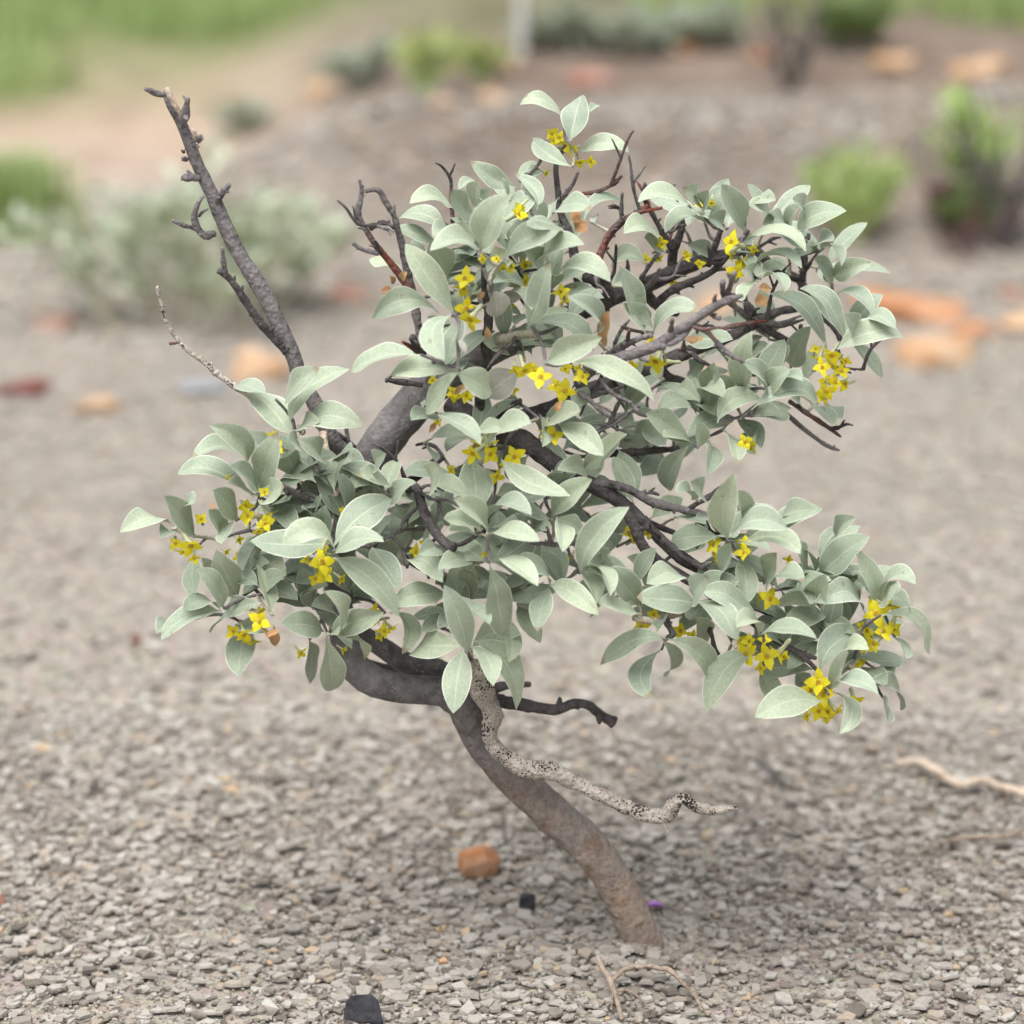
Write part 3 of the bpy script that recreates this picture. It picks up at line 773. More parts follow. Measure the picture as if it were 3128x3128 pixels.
LV['E'] = """530 165 150 245 95 340 185 -2|765 260 365 245 155 560 265 -3|770 270 965 375 190 -4|765 275 590 490 110 -4|655 520 508 545 105 1|570 350 580 455 65|650 500 902 630 115 760 575 -3|815 650 580 690 95 700 620|640 800 600 690 50
945 720 1183 575 130 1050 590 -1|1120 590 930 585 65|1280 570 1470 490 105 1|1370 580 1606 735 155 -1|1510 830 1740 640 155 2|1520 855 1400 820 125 1|1245 520 1270 690 75 1|850 780 880 1045 215 1|1040 785 1400 965 185 1190 925 -3
855 1035 625 885 95 -3|950 1225 808 1035 110 880 1100 -4|620 960 650 820 75 -1|960 1135 1187 1090 65 1070 1050 -2|950 1240 1220 1240 80 -5|905 1195 708 1130 115 -3|880 1225 735 1195 70 -2|970 1190 1115 1165 75|1140 1195 1200 1125 90
985 1385 1225 1225 185 -1|958 1415 1030 1800 165 -5|975 1390 1222 1508 75 1110 1415 -5|935 1385 798 1290 145 -3|850 1370 693 1390 115 -2|710 1310 553 1335 95|865 1400 835 1565 165 1|1310 1135 1085 1080 100|1330 1120 1545 915 160 -2
1340 1135 1395 1290 85 -2|1350 1130 1495 1200 130 2|1310 1535 1130 1390 90 1250 1415 -3|1310 1535 1245 1770 135 -3|1312 1530 1580 1685 145 1440 1560 -3|1270 1510 1130 1640 155 2|1505 1435 1755 1085 200 1570 1240 -3
1505 1440 1645 1330 95|1515 1440 1685 1545 70 1620 1430 -2|1495 1440 1590 1605 115 -2|820 1905 710 1560 195 -5|790 1870 485 1880 205 -3|700 1580 405 1630 155|755 1590 945 1735 125 -3|860 1890 1090 1790 150 1|1045 1700 1090 1940 115
1130 1650 1245 1850 125 3|480 1410 660 1490 115 570 1380|620 1200 500 1230 95 4|1205 1235 1285 1165 70|1830 1640 1680 1440 180 -1|1835 1690 1625 1630 95 -3|660 1010 740 1160 120 5|560 1440 480 1300 120 6|1000 990 1120 960 130 4
680 1440 760 1290 130 5|820 1540 720 1440 130 4|940 1560 1060 1480 150 4|1100 1500 1190 1430 120 4|1280 1000 1190 930 120 5|1420 1210 1560 1290 140 5|1150 1330 1290 1350 140 4|1700 1290 1560 1190 140 5|1180 760 1090 900 150 5
1590 1600 1660 1530 90 4|660 1760 700 1620 120 4|1000 460 1130 440 120 5|1440 380 1540 440 130 4|1560 990 1660 900 120 5|1450 960 1390 1060 120 5|560 1550 640 1620 100 5"""
LV['G'] = """640 195 600 422 145 620 310 -2|665 170 760 312 78 745 220 -3|690 160 870 425 115 830 240 -2"""
LV['F'] = """285 910 110 730 175|130 880 0 960 80 3|155 820 0 700 85 100 715|590 905 292 875 175 -3|590 900 660 770 95 -4|590 910 812 1092 125 725 955 -4|560 800 345 795 95 450 740 -1|590 840 805 765 135
790 545 815 205 200 755 370 -3|800 555 1085 488 115 940 450 -4|890 560 1165 625 150 1050 530 -3|790 570 705 775 105 805 650 -4|725 535 465 555 165 -1|850 655 880 895 135|1060 490 1262 393 95 1150 420 2|840 460 835 290 85 2|880 440 825 290 65 3
1000 820 1045 640 85|980 800 965 700 85 2|1225 765 1165 580 85 2|1305 750 1545 545 215 2|1295 650 1400 485 110 4|1400 545 1465 430 105 3|1632 935 1515 635 145|1640 890 1818 775 65 1710 755|1650 905 1725 825 55|1600 935 1550 780 95 1
1690 860 1775 900 115 2|1545 965 1325 905 115 1430 850 -1|1030 815 1195 790 65 1110 755|1180 800 1235 905 70|1310 905 1320 765 115|1420 790 1550 800 60 2|1050 915 1230 890 95 1|1060 1035 1322 935 155 -2|955 1075 665 840 105 835 895 -4
950 1090 838 1045 65 885 1015 -5|962 1095 1258 1095 85 1110 1040 -5|1505 1085 1332 1000 105 -1|1305 1285 1565 1110 215 1380 1130 -3|1350 1375 1450 1195 125 -4|1440 1255 1560 1170 75 1475 1155 -3|1510 1220 1748 1222 95 -1|1530 1260 1665 1355 105 1
1560 1350 1752 1492 105 1690 1375 -3|1370 1390 1605 1412 75 1480 1345 -5|1360 1410 1405 1622 85 1480 1500 -5|1300 1470 962 1540 200 1120 1470 -5|1250 1275 990 1275 135 -2|940 1195 678 1495 165 770 1260 -3|970 1290 1080 1465 135 2
412 1112 88 1243 135 240 1115 -4|415 1115 440 1312 85 -5|450 1120 688 1335 160 615 1185 -4|405 1180 355 1415 155 275 1300 -1|385 1060 425 985 85 -4|640 1185 620 1010 95 2|1650 985 1893 1182 85 1815 1010 -3|1720 1100 1792 1192 50
800 1135 840 1000 110 2|1650 1440 1680 1560 45|425 745 230 650 125 4|240 330 150 90 125 5|350 425 512 310 125 4|575 325 510 268 22|630 320 602 235 28|480 435 650 480 55 3|700 760 820 700 110 4|900 900 800 820 110 4|1200 1010 1100 960 120 4
1450 1000 1400 900 110 4|1620 1280 1700 1300 80 3|1160 1300 1270 1390 130 3|520 640 640 560 110 4|1200 1100 1330 1060 110 3|330 820 440 880 120 4"""
LV['C'] = """610 280 310 213 95 460 200 -2|650 260 575 155 55|690 265 700 172 65 -2|910 395 795 145 135 830 260 -2|930 240 1082 212 52|1080 320 955 250 75|1150 385 1060 330 60|1180 375 1235 265 105|1260 330 1222 212 42|1230 415 1495 288 140 1330 310
950 435 1272 475 95 1110 395 -3|690 370 465 402 75 560 335|780 385 715 320 85|820 375 850 285 100 2|700 325 620 250 85|420 445 228 390 95 330 370 2|440 505 330 440 95 2|600 560 690 500 100 3|330 590 128 622 95 230 550 2
980 605 1245 592 65 1100 535 -3|1005 685 855 565 85 945 585 -4|1010 655 1145 598 85 -4|1012 685 1142 758 55 1110 680 -5|980 690 920 795 105 -4|960 690 935 620 65 -2|850 535 965 560 55 900 508 -3|1395 1095 1115 755 115 1290 880 -4
1512 1045 1302 718 115 1410 840 -4|1475 1095 1862 985 160 1660 1010 -6|1520 1025 1620 895 135 -3|1545 990 1525 905 65 -4|1620 960 1795 965 65 1700 915 -3|1730 912 1806 915 38|1440 805 1662 895 85 1570 785 1|1445 650 1618 585 145 2|1420 725 1345 570 105 2
1370 520 1510 560 55 1430 508|1350 505 1432 450 55|1180 525 1330 500 85 2|375 965 220 640 135 255 820 -5|305 995 225 840 115 -3|390 1005 618 848 110 465 875 -5|570 1035 822 1030 150 -2|200 725 160 700 35|1195 1190 1290 980 160 1
1270 1295 1350 1090 110 2|1080 1245 1150 1105 125 3|1010 1225 1040 1120 100 4|910 1335 920 1040 165 -5|1040 1365 925 1185 75 -6|1060 1355 1150 1225 125 -5|1140 1295 1235 1238 55 -5|770 1525 1028 1380 165 840 1390 -8|980 1450 1358 1390 140 1160 1350 -8
970 1490 1165 1470 105 1070 1510 -6|655 1405 505 1305 125 -3|670 1385 785 1362 55 720 1325 -5|770 1490 600 1408 75 -6|630 1485 428 1430 75 530 1405 -3|592 1645 385 1490 160 460 1545 -6|590 1655 450 1605 65 -7|640 1670 640 1545 105 -8
690 1585 772 1548 65 -6|690 1645 722 1785 65 -6|790 1580 880 1725 55 830 1665 -5|980 1560 960 1695 110 -3|1330 1420 1435 1525 85|1390 1400 1485 1495 65|580 1675 440 1932 160 -5|180 1600 20 1760 150|180 1700 285 1900 135 -1|220 1660 390 1565 125 2
340 1600 430 1640 65 1|700 1395 725 1215 115 -2|820 1445 740 1265 105 -3|590 1240 660 1180 105 3|400 1350 500 1320 95 3|430 1100 415 1250 60 1|800 1345 900 1320 65 -2|900 1250 830 1130 90 3|700 560 620 480 90 3|900 600 830 700 80 4
1000 420 900 470 90 4|1180 650 1080 560 90 4|1350 620 1440 700 80 4|300 1330 380 1240 110 3|500 1520 560 1430 90 1|150 1480 260 1560 110 3|350 1480 250 1420 100 4|1230 1420 1140 1340 100 1|60 1420 140 1330 100 4|680 1130 760 1090 80 4"""
LV['B'] = """1390 245 1160 105 65 1290 120 8|1430 345 1488 85 175 7|1540 185 1595 138 55 9|1490 425 1762 408 110 1640 355 8|1435 492 1225 350 135 1310 440 6|1250 405 1232 328 55 8|1120 560 1240 470 65 9|1160 605 1270 500 85 8|1105 615 875 478 145 960 570 5
1110 685 1000 570 110 5|1230 745 1115 560 95 1235 640 4|740 755 525 678 75 640 675 3|770 645 852 578 65 4|690 875 428 820 115 560 765 3|875 805 730 660 115 780 745|890 745 890 605 95 3|918 985 1065 690 235 965 830 -4|1050 1045 1345 880 155 1180 935 -3
895 1005 628 975 110 770 945 -3|860 925 730 880 135|720 900 640 885 60|1065 690 1048 605 32 -2|1060 720 1136 690 42 -2|745 1370 485 985 170 590 1180 -5|705 1135 640 995 205|640 1365 290 1400 160 455 1270 -4|740 1375 680 1605 160 610 1490 -6
785 1405 700 1625 130 -4|620 1605 590 1400 95 -2|1190 1435 1290 1105 180 -4|1275 1425 1398 1330 85 -3|1190 1440 1570 1560 115 1400 1430 -4|1300 1655 1592 1520 185 1420 1590 -7|1460 1660 1893 1870 155 1700 1720 -8|1340 1175 1655 1160 95 1500 1075 -3
1565 1480 1435 1285 105 1555 1370 -3|1420 1405 1585 1225 120 -2|1270 1095 1168 1005 125|1280 1095 1492 952 95 1345 990 -2|1260 1100 1165 1112 65|970 1185 1152 1192 75 -4|980 1140 1045 1005 95|1280 845 1245 735 65|1290 855 1355 690 85|1330 800 1540 750 85 1420 725
1390 855 1210 830 55 1300 855 -2|1060 935 1145 850 90 1|1150 925 1265 835 100 2|1300 965 1485 935 60 1|1530 805 1778 710 65 1620 720 6|1580 835 1592 785 45 6|690 1225 855 1205 65|1060 1260 1195 1340 75 1140 1265 -2|1110 1435 1185 1355 75
1210 1615 1250 1505 75 -2|1150 1625 1172 1535 45 -2|430 1095 262 1050 55 5|600 1010 590 900 80 3|1580 1535 1635 1585 75 -3|1700 1585 1765 1500 115 -1|560 1050 500 940 80 4|800 1300 880 1220 110 3|960 1300 1080 1330 120 4
900 700 960 640 80 4|1180 800 1120 720 90 4|1350 1240 1290 1330 100 4|1500 1180 1440 1080 100 5|1000 900 960 1000 100 3|680 1250 760 1350 100 3|1050 1600 950 1540 100 3|800 1640 720 1720 110 2|1240 1250 1180 1180 90 2"""
DRY = {'B': """1450 880 1530 830 110 4|1490 830 1440 760 80 4|1630 1580 1660 1350 70 1640 1480 -4|380 1240 320 1230 70|400 1190 360 1150 50|430 1170 470 1120 55|940 1440 945 1520 45 -3|890 1280 930 1240 40 -3""",
       'C': """610 1010 600 1060 85 -7|660 1010 650 1050 50 -7|1000 760 1040 850 90 3|1080 740 1000 730 60 3""", 'D': """940 1560 950 1690 60 -4|980 1590 900 1640 50 -4|870 1580 930 1650 40 -4|1080 900 1050 970 60 0|550 840 600 880 25 -3""",
       'E': """740 400 820 340 40 -1|1380 430 1340 500 50 -3|650 560 600 620 40 0"""}
DUSTY = {'B': """1000 1395 985 1235 175 -5|1135 1700 925 1850 205 -2|1180 1250 1000 1300 90 2""", 'E': """470 1420 420 1310 80 3|770 60 820 150 50 -4"""}
CD = {'D': -4, 'E': -6, 'G': -7, 'F': -6, 'C': 4, 'B': -1}
all_leaves = []     # (base, mid, tip, width, mat)
for src, mt in ((LV, 'leaf'), (DRY, 'dry'), (DUSTY, 'dusty')):
    for c, txt in src.items():
        for item in txt.replace('\n', '|').split('|'):
            v = [float(q) for q in item.split()]
            if len(v) < 5: continue
            z, mid = 0.0, None
            if len(v) == 6: z = v[5]
            elif len(v) >= 7:
                mid = (v[5], v[6])
                if len(v) == 8: z = v[7]
            all_leaves.append((c, v[:2], mid, v[2:4], v[4], z, mt))

def make_leaf(B, Mp, T, W, nrm, fold, twist, wave, seed, nv=14, nu=7, dry=False):
    """one leaf blade: petiole at B, tip at T, midrib through Mp"""
    C = Mp * 2 - (B + T) * .5
    V, UVs, Fc = [], [], []
    L = (T - B).length
    rec = ((seed * 3.77) % 1) ** 2 * .8
    skew = .92 + .22 * ((seed * 7.13) % 1)
    for i in range(nv):
        s = i / (nv - 1)
        P = B * (1 - s) ** 2 + C * (2 * s * (1 - s)) + T * s * s
        tg = ((C - B) * (2 * (1 - s)) + (T - C) * (2 * s))
        if tg.length < 1e-6: tg = T - B
        tg.normalize()
        n = (nrm - tg * nrm.dot(tg)).normalized()
        sd_ = tg.cross(n).normalized()
        a = twist * (s - .35)
        n, sd_ = n * math.cos(a) + sd_ * math.sin(a), sd_ * math.cos(a) - n * math.sin(a)
        e = max(0.0, (s - .045) / .955)
        sn = max(0.0, math.sin(math.pi * e ** skew))
        w = sn ** (.92 if e ** skew < .5 else .72) if e > 0 else 0
        if s > .55: P = P - n * ((s - .55) ** 2 * rec * L)
        w = max(w, .035 if s < .97 else .012)
        f = fold * (1 - .35 * s)
        for k in range(nu):
            u = -1 + 2 * k / (nu - 1)
            off = u * w * W * .5
            lift = abs(off) * math.sin(f) * (1 - .25 * abs(u))
            lift += wave * W * .5 * abs(u) ** 2 * math.sin(s * 6.3 + seed * 11 + (1.7 if u > 0 else 0)) * w
            q = P + sd_ * (off * math.cos(f)) + n * lift
            if dry: q += n * (noise.noise(q * 150 + Vector((seed, 0, 0))) * W * .25)
            else: q += n * (noise.noise(q * 65 + Vector((seed, 0, 0))) * W * .07)
            V.append(q); UVs.append(((u + 1) / 2, s))
    for i in range(nv - 1):
        for k in range(nu - 1):
            Fc.append((i * nu + k, i * nu + k + 1, (i + 1) * nu + k + 1, (i + 1) * nu + k))
    return V, Fc, UVs

leaf_bases = []
made = []
for idx, (c, b, mid, t, w, z, mt) in enumerate(all_leaves):
    r = random.Random(idx * 13 + 5)
    d = CD[c] + z + r.uniform(-.8, .8)
    apar_len = math.hypot(t[0] - b[0], t[1] - b[1]) * mpp(c, d)
    nat_len = .050 if mt == 'leaf' else apar_len
    missing = max(0, nat_len ** 2 - apar_len ** 2) ** .5 * 100      # foreshortened leaves run in depth
    run = min(missing * .75, 3.2) + r.uniform(0, .8)
    dt = -run if r.random() < .72 else run * .8
    if z >= 4: dt *= -.5
    B_ = pt(c, b[0], b[1], d); T_ = pt(c, t[0], t[1], d + dt)
    if mt == 'leaf': B_, T_ = B_ - (T_ - B_) * .05, T_ + (T_ - B_) * .08
    L = (T_ - B_).length
    W = w * mpp(c, d) * (.98 if mt == 'leaf' else 1.0)
    natW = max(W, min(.40 * L, .023))
    phi = math.acos(min(1, W / natW))
    phi = max(phi, math.radians(r.uniform(8, 26)))
    if mid is None:
        Mp = (B_ + T_) * .5
        Mp += (T_ - B_).normalized().cross((CAMP - B_).normalized()) * (r.uniform(-.05, .05) * L)
    else:
        # the listed point lies on the outline bow; the midrib passes a little inside it
        m3 = pt(c, mid[0], mid[1], d + dt * .5)
        Mp = (B_ + T_) * .5 + (m3 - (B_ + T_) * .5) * .85
    view = (CAMP - Mp).normalized()
    tg = (T_ - B_).normalized()
    n0 = (view - tg * view.dot(tg)).normalized()
    sd0 = tg.cross(n0)
    cand = [n0 * math.cos(q) + sd0 * math.sin(q) for q in (phi, -phi)]
    n = max(cand, key=lambda q: q.z)
    arch = r.uniform(.0, .09) * L                                # tips recurve
    Mp = Mp + n * arch
    made.append([B_, Mp, T_, natW, n, math.radians(r.uniform(12, 42)), r.uniform(-.9, .9), r.uniform(.05, .24), r.random() * 5, mt, apar_len * natW])
    if mt != 'dry': leaf_bases.append(B_)

# darker inner rosettes that fill the crown behind the traced leaves
inner = [(690, 1010, 3), (760, 1060, 2), (830, 1010, 3), (930, 960, 4), (1010, 1000, 3), (880, 1120, 2), (980, 1090, 3), (1090, 960, 4), (1130, 1000, 4), 
         (1150, 830, 7), (1060, 850, 6), (940, 890, 4), (870, 640, 5), (980, 560, 6), (1060, 480, 7), (920, 500, 4), (560, 980, 0), (620, 1060, 1), (1340, 1130, -2), (1480, 1160, -2), (1260, 880, 7),
         (1330, 420, 10), (1560, 500, 11), (600, 940, 0), (720, 960, 1), (660, 1120, 0), (540, 1080, 0), (1100, 1080, 1), (1400, 1060, -1), (1560, 1120, -1), (1440, 1250, -2), (1600, 1180, -1), (1020, 420, 8), (830, 520, 4), (900, 580, 4), (1450, 640, 8), (1380, 700, 7), (860, 900, 2)]
inner += [(520, 960, -2), (470, 1000, -3), (600, 1010, -3), (650, 980, -3), (560, 900, -2), (700, 1060, -2), (480, 1110, -2), (590, 1150, -2), (640, 880, 0), (760, 1000, -3), (820, 1080, -4), (900, 1010, -4),
          (960, 1060, -4), (1030, 930, -2), (870, 1170, -4), (940, 1130, -3), (1060, 1110, -4), (1200, 1110, -5), (1290, 1160, -5), (1380, 1130, -4), (1360, 1020, -5), (1440, 1010, -4), (1470, 1110, -5), (1540, 1080, -4),
          (1590, 1130, -4), (1560, 1210, -5), (1620, 1220, -4), (1480, 1230, -5), (880, 560, 0), (930, 440, 2), (980, 500, 1), (1040, 550, 2), (830, 470, 3), (850, 690, -2), (950, 640, 0), (1060, 660, 1),
          (1450, 430, 7), (1600, 640, 4), (1430, 730, 1), (1330, 790, 1), (1390, 790, 1), (1180, 780, 4), (1130, 850, 3), (1020, 820, 1), (900, 830, 0)]
for (x, y, d) in inner:
    Cn = pt('P', x, y, d)
    leaf_bases.append(Cn)
    for k in range(random.choice((3, 4, 5))):
        dv = Vector((random.uniform(-1, 1), random.uniform(-1, .5), random.uniform(-.3, 1.1))).normalized()
        L = random.uniform(.036, .050)
        T_ = Cn + dv * L
        n = (Vector((random.uniform(-.4, .4), -.5, 1)) - dv * .2); n = (n - dv * n.dot(dv)).normalized()
        made.append([Cn, (Cn + T_) * .5 + n * (.08 * L), T_, random.uniform(.014, .021), n, math.radians(random.uniform(8, 30)), random.uniform(-.4, .4), .07, random.random() * 5, 'leaf', 0])

made_leaf = sorted([m for m in made if m[9] == 'leaf'], key=lambda m: -m[10])
rest_v, rest_f, rest_uv = [], [], []
nleaf = 0
for m in made_leaf + [m for m in made if m[9] != 'leaf']:
    V, Fc, UVs = make_leaf(*m[:9], dry=m[9] == 'dry')
    if m[9] == 'leaf' and nleaf >= 300:
        o0 = len(rest_v); rest_v += V; rest_f += [tuple(i + o0 for i in f) for f in Fc]; rest_uv += UVs
        continue
    nleaf += m[9] == 'leaf'
    o = mesh_obj('leaf' if m[9] != 'dry' else 'dried_leaf', V, Fc, M[m[9]], shrub, True, UVs, base_pt)
    if m[9] == 'dusty': o['label'] = 'dull dusty grey leaf'
    if m[9] == 'dry': o['label'] = 'curled brown dried leaf'
if rest_v:
    tag(mesh_obj('foliage', rest_v, rest_f, M['leaf'], shrub, True, rest_uv, base_pt), kind='stuff')

# twigs that carry the rosettes: joined up by nearest neighbour from the branches
ros = []
for b in leaf_bases:
    for q in ros:
        if (q[0] / q[1] - b).length < .017:
            q[0] += b; q[1] += 1
            break
    else:
        ros.append([b.copy(), 1])
todo = [q[0] / q[1] for q in ros]
have = np.array([tuple(p) for p in branch_pts])
best = []
while todo:
    arr = np.array([tuple(p) for p in todo])
    D = ((arr[:, None] - have[None]) ** 2)
    D[..., 1] *= .6
    D = D.sum(-1)
    i, j = np.unravel_index(np.argmin(D), D.shape)
    p = todo.pop(i); a = Vector(have[j])
    L = (p - a).length
    if L > .004:
        bow = Vector((random.uniform(-.8, .8), random.uniform(1.0, 2.2), random.uniform(-1.2, .2))) * L * .13
        P = [a, a.lerp(p, .35) + bow, a.lerp(p, .72) + bow * .6, p]
        r0 = min(.0024, .0012 + L * .012)
        V, Fc, C = tube(P, [r0, r0 * .85, r0 * .7, .0011], 7, .15, random.random() * 9, .15)
        mesh_obj('twig', V, Fc, M['stem'] if L < .02 else M['bark_grey'], shrub, True, None, base_pt)
        have = np.vstack([have, np.array([tuple(q) for q in C[::2]])])

# ---------------------------------------------------------------- flowers
FL = {'B': "1325 305 50 8|1370 330 48 8|1448 400 58 7|1490 475 50 7|1290 540 40 8|1555 470 40 8|1405 375 45 8|1340 350 40 8|1125 780 62 -1|815 925 50 -1|812 1160 82 -5|842 1400 88 -6|915 1045 40 -4|1000 1045 45 -4|1045 1110 60 -3|1170 1080 60 1|1165 1180 60 0|1170 1240 60 0|1380 1240 66 -1|1365 905 45 1|1165 1700 66 -6|1258 1740 72 -7|1405 1690 55 -5|1400 1820 75 -7|1505 1740 65 -5|620 1760 45 -3|745 1850 50 -1|825 1850 48 -1|1075 1320 40 0|1250 1250 50 1",
      'C': "840 460 84 0|862 640 74 0|430 470 45 5|970 505 46 2|330 565 40 6|575 545 40 6|392 1165 78 1|362 1045 38 -2|255 1195 45 2|720 232 40 4|650 240 40 4|1335 1095 46 0|1432 1130 80 -2|1372 1200 70 -2|1455 1285 72 -2|1400 1340 66 -2|1512 1300 55 -1|1515 1165 45 -1|1375 1375 45 0|1490 1225 50 -1|920 1640 60 -4|410 560 36 6|490 700 30 8|650 590 40 7",
      'D': "930 450 50 -4|965 520 55 -4|790 920 82 -6|888 960 72 -7|850 1010 52 -7|360 1080 50 -6|450 1095 74 -7|472 1170 46 -7|512 940 50 -5|770 860 50 -5|885 778 40 -5|855 1540 72 -8|765 1620 74 -7|700 1600 50 -6|1225 1190 92 -9|1240 1265 74 -9|1130 1175 48 -7|1235 1100 50 -7|1340 1290 44 -8|672 690 26 -5|1348 895 45 -5|1530 1490 60 -6|1590 1600 62 -7|1565 1625 48 -6|1100 1730 46 -6|1350 1710 34 -5|735 1060 32 -2|730 1165 34 -3|660 1130 30 -2",
      'E': "860 745 80 -8|960 748 80 -8|1102 762 76 -8|1000 880 52 -7|730 840 44 -3|1330 640 66 -7|650 555 38 -4|520 1325 56 -5|578 1272 44 -3|400 1655 40 -5|930 1335 34 -10|1890 1210 56 -3|1800 1180 48 -3|1440 1360 36 -2|820 400 46 -4|1100 370 40 -3|740 380 40 -2",
      'F': "700 580 60 -7|870 620 66 -8|720 650 50 -7|862 450 30 -4|1015 882 78 -8|362 972 50 -6|290 1040 56 -7|512 1062 50 -6|582 1092 50 -6|900 1120 58 -9|880 1192 76 -9|1000 1202 88 -10|962 1272 46 -8|1092 1205 40 -8|985 1112 42 -9|1612 960 84 -7|1742 950 60 -6|1562 1060 64 -7|1652 1062 76 -8|1602 1132 64 -8|1530 1035 42 -6|1712 1052 50 -7|1292 1350 88 -10|1312 1420 82 -10|1290 1512 66 -9|1390 1512 66 -9|1492 1462 62 -7|1490 1240 58 -6|1480 1290 40 -6|1222 1542 40 -8|232 512 58 -2|332 512 48 -2|1120 660 36 -4|1270 1075 40 -4"}
def petal_mesh(sc_tip):
    V, F_, nv, nu = [], [], 7, 5
    for i in range(nv):
        s = i / (nv - 1)
        w = .21 + .14 * math.sin(math.pi * min(1, s / .7)) if s < .38 else .345 * (1 - ((s - .38) / .62) ** 1.25) + .008
        for k in range(nu):
            u = -1 + 2 * k / (nu - 1)
            V.append((.13 + s * .87, u * w, .26 * math.sin(s * 1.6) * (1 - sc_tip * s) - .10 * abs(u) ** 2 * (1 - s) + .07 * abs(u) * s))
    for i in range(nv - 1):
        for k in range(nu - 1):
            F_.append((i * nu + k, i * nu + k + 1, (i + 1) * nu + k + 1, (i + 1) * nu + k))
    me = bpy.data.meshes.new('petal'); me.from_pydata(V, [], F_)
    me.polygons.foreach_set('use_smooth', [True] * len(F_)); me.materials.append(M['petal']); me.update()
    return me
petals = [petal_mesh(q) for q in (.15, .6, 1.1)]
def tube_mesh():
    prof = [(.02, -.02), (.22, .05), (.25, -.04), (.24, -.3), (.17, -.7), (.15, -1.0), (.20, -1.2), (.16, -1.5), (.06, -1.65)]
    V, F_, k = [], [], 8
    for r_, z_ in prof:
        for i in range(k):
            a = 2 * math.pi * i / k
            V.append((math.cos(a) * r_, math.sin(a) * r_, z_))
    for j in range(len(prof) - 1):
        for i in range(k):
            F_.append((j * k + i, (j + 1) * k + i, (j + 1) * k + (i + 1) % k, j * k + (i + 1) % k))
    me = bpy.data.meshes.new('flower'); me.from_pydata(V, [], F_)
    me.polygons.foreach_set('use_smooth', [True] * len(F_)); me.materials.append(M['tube']); me.materials.append(M['throat'])
    for pg in me.polygons[:16]: pg.material_index = 1 if pg.index < 8 else 0
    me.update()
    return me
def anther_mesh():
    V, F_ = [], []
    for q in range(4):
        a = q * math.pi / 2 + math.pi / 4
        cx, cy = .10 * math.cos(a), .10 * math.sin(a)
        b = len(V)
        for (x, y, z) in ((-.035, -.035, 0), (.035, -.035, 0), (.035, .035, 0), (-.035, .035, 0), (-.03, -.03, .16), (.03, -.03, .16), (.03, .03, .16), (-.03, .03, .16)):
            V.append((cx + x, cy + y, z))
        F_ += [tuple(b + i for i in f) for f in ((4, 5, 6, 7), (0, 1, 5, 4), (1, 2, 6, 5), (2, 3, 7, 6), (3, 0, 4, 7))]
    me = bpy.data.meshes.new('stamens'); me.from_pydata(V, [], F_); me.materials.append(M['anther']); me.update()
    return me
tm, am = tube_mesh(), anther_mesh()
fl_n = 0
fl_list = []
for c, txt in FL.items():
    for item in txt.split('|'):
        x, y, s, d = [float(q) for q in item.split()]
        fl_list.append((c, x, y, s, d, 0))
        r = random.Random(int(x * 7 + y))
        if s >= 58:
            a = r.uniform(0, 6.28)
            fl_list.append((c, x + math.cos(a) * s * .75, y + math.sin(a) * s * .75, s * .85, d + 1.2, 1))
for c, x, y, s, d, sideways in fl_list:
    if True:
        r = random.Random(fl_n * 31 + 3); fl_n += 1
        p = pt(c, x, y, d)
        R_ = s * mpp(c, d) * r.uniform(.86, 1.12)
        axis_ = ((CAMP - p).normalized() + Vector((r.uniform(-1.0, 1.0), r.uniform(-.2, .3), r.uniform(-1.0, .7)))).normalized()
        if sideways: axis_ = (Vector((r.uniform(-1, 1), r.uniform(-.9, .1), r.uniform(-1, .5)))).normalized()
        q = axis_.to_track_quat('Z', 'Y')
        fo = bpy.data.objects.new('flower', tm); COL.objects.link(fo); fo.parent = shrub
        fo.location = p - base_pt
        fo.rotation_mode = 'QUATERNION'
        fo.rotation_quaternion = q @ Matrix.Rotation(r.uniform(0, 6.28), 3, 'Z').to_quaternion()
        fo.scale = (R_, R_, R_ * r.uniform(.85, 1.1))
        pm = r.choice(petals)
        for k in range(4):
            po = bpy.data.objects.new('petal', pm); COL.objects.link(po); po.parent = fo
            po.rotation_euler = (r.uniform(-.1, .1), r.uniform(-.25, .3), k * math.pi / 2 + r.uniform(-.12, .12))
            po.scale = (r.uniform(.88, 1.08),) * 3
        ao = bpy.data.objects.new('stamens', am); COL.objects.link(ao); ao.parent = fo

# ---------------------------------------------------------------- stones
def rock_mat(name, c, c2, dirt=None, scale=40):
    a = N(name)
    ob = a.obj()
    f = a.noise(ob, scale, 6, .62)
    col = a.ramp(f, [(.3, c), (.7, c2)])
    if dirt:
        col = a.mix(a.ramp(a.noise(ob, scale * .35, 3), [(.5, 0.0), (.68, .8)]), col, dirt)
    a.base(col); a.bump(f, .6, .003)
    return a.set(.8, .25)
M['rock_orange'] = rock_mat('orange_stone', (.33, .145, .068), (.48, .245, .130), (.42, .30, .21), 60)
M['rock_tan'] = rock_mat('tan_orange_stone', (.37, .215, .115), (.50, .32, .19), (.45, .36, .26), 30)
M['rock_maroon'] = rock_mat('maroon_stone', (.10, .035, .03), (.20, .085, .07), None, 30)
M['rock_red'] = rock_mat('red_stone', (.24, .10, .075), (.36, .18, .135), (.33, .27, .22), 30)
M['rock_black'] = rock_mat('charcoal', (.012, .012, .015), (.055, .055, .064), (.09, .09, .10), 120)
M['rock_blue'] = rock_mat('blue_grey_stone', (.19, .20, .21), (.29, .30, .31), None, 30)
M['rock_grey'] = rock_mat('grey_stone', (.33, .315, .29), (.45, .44, .41), (.36, .32, .26), 90)

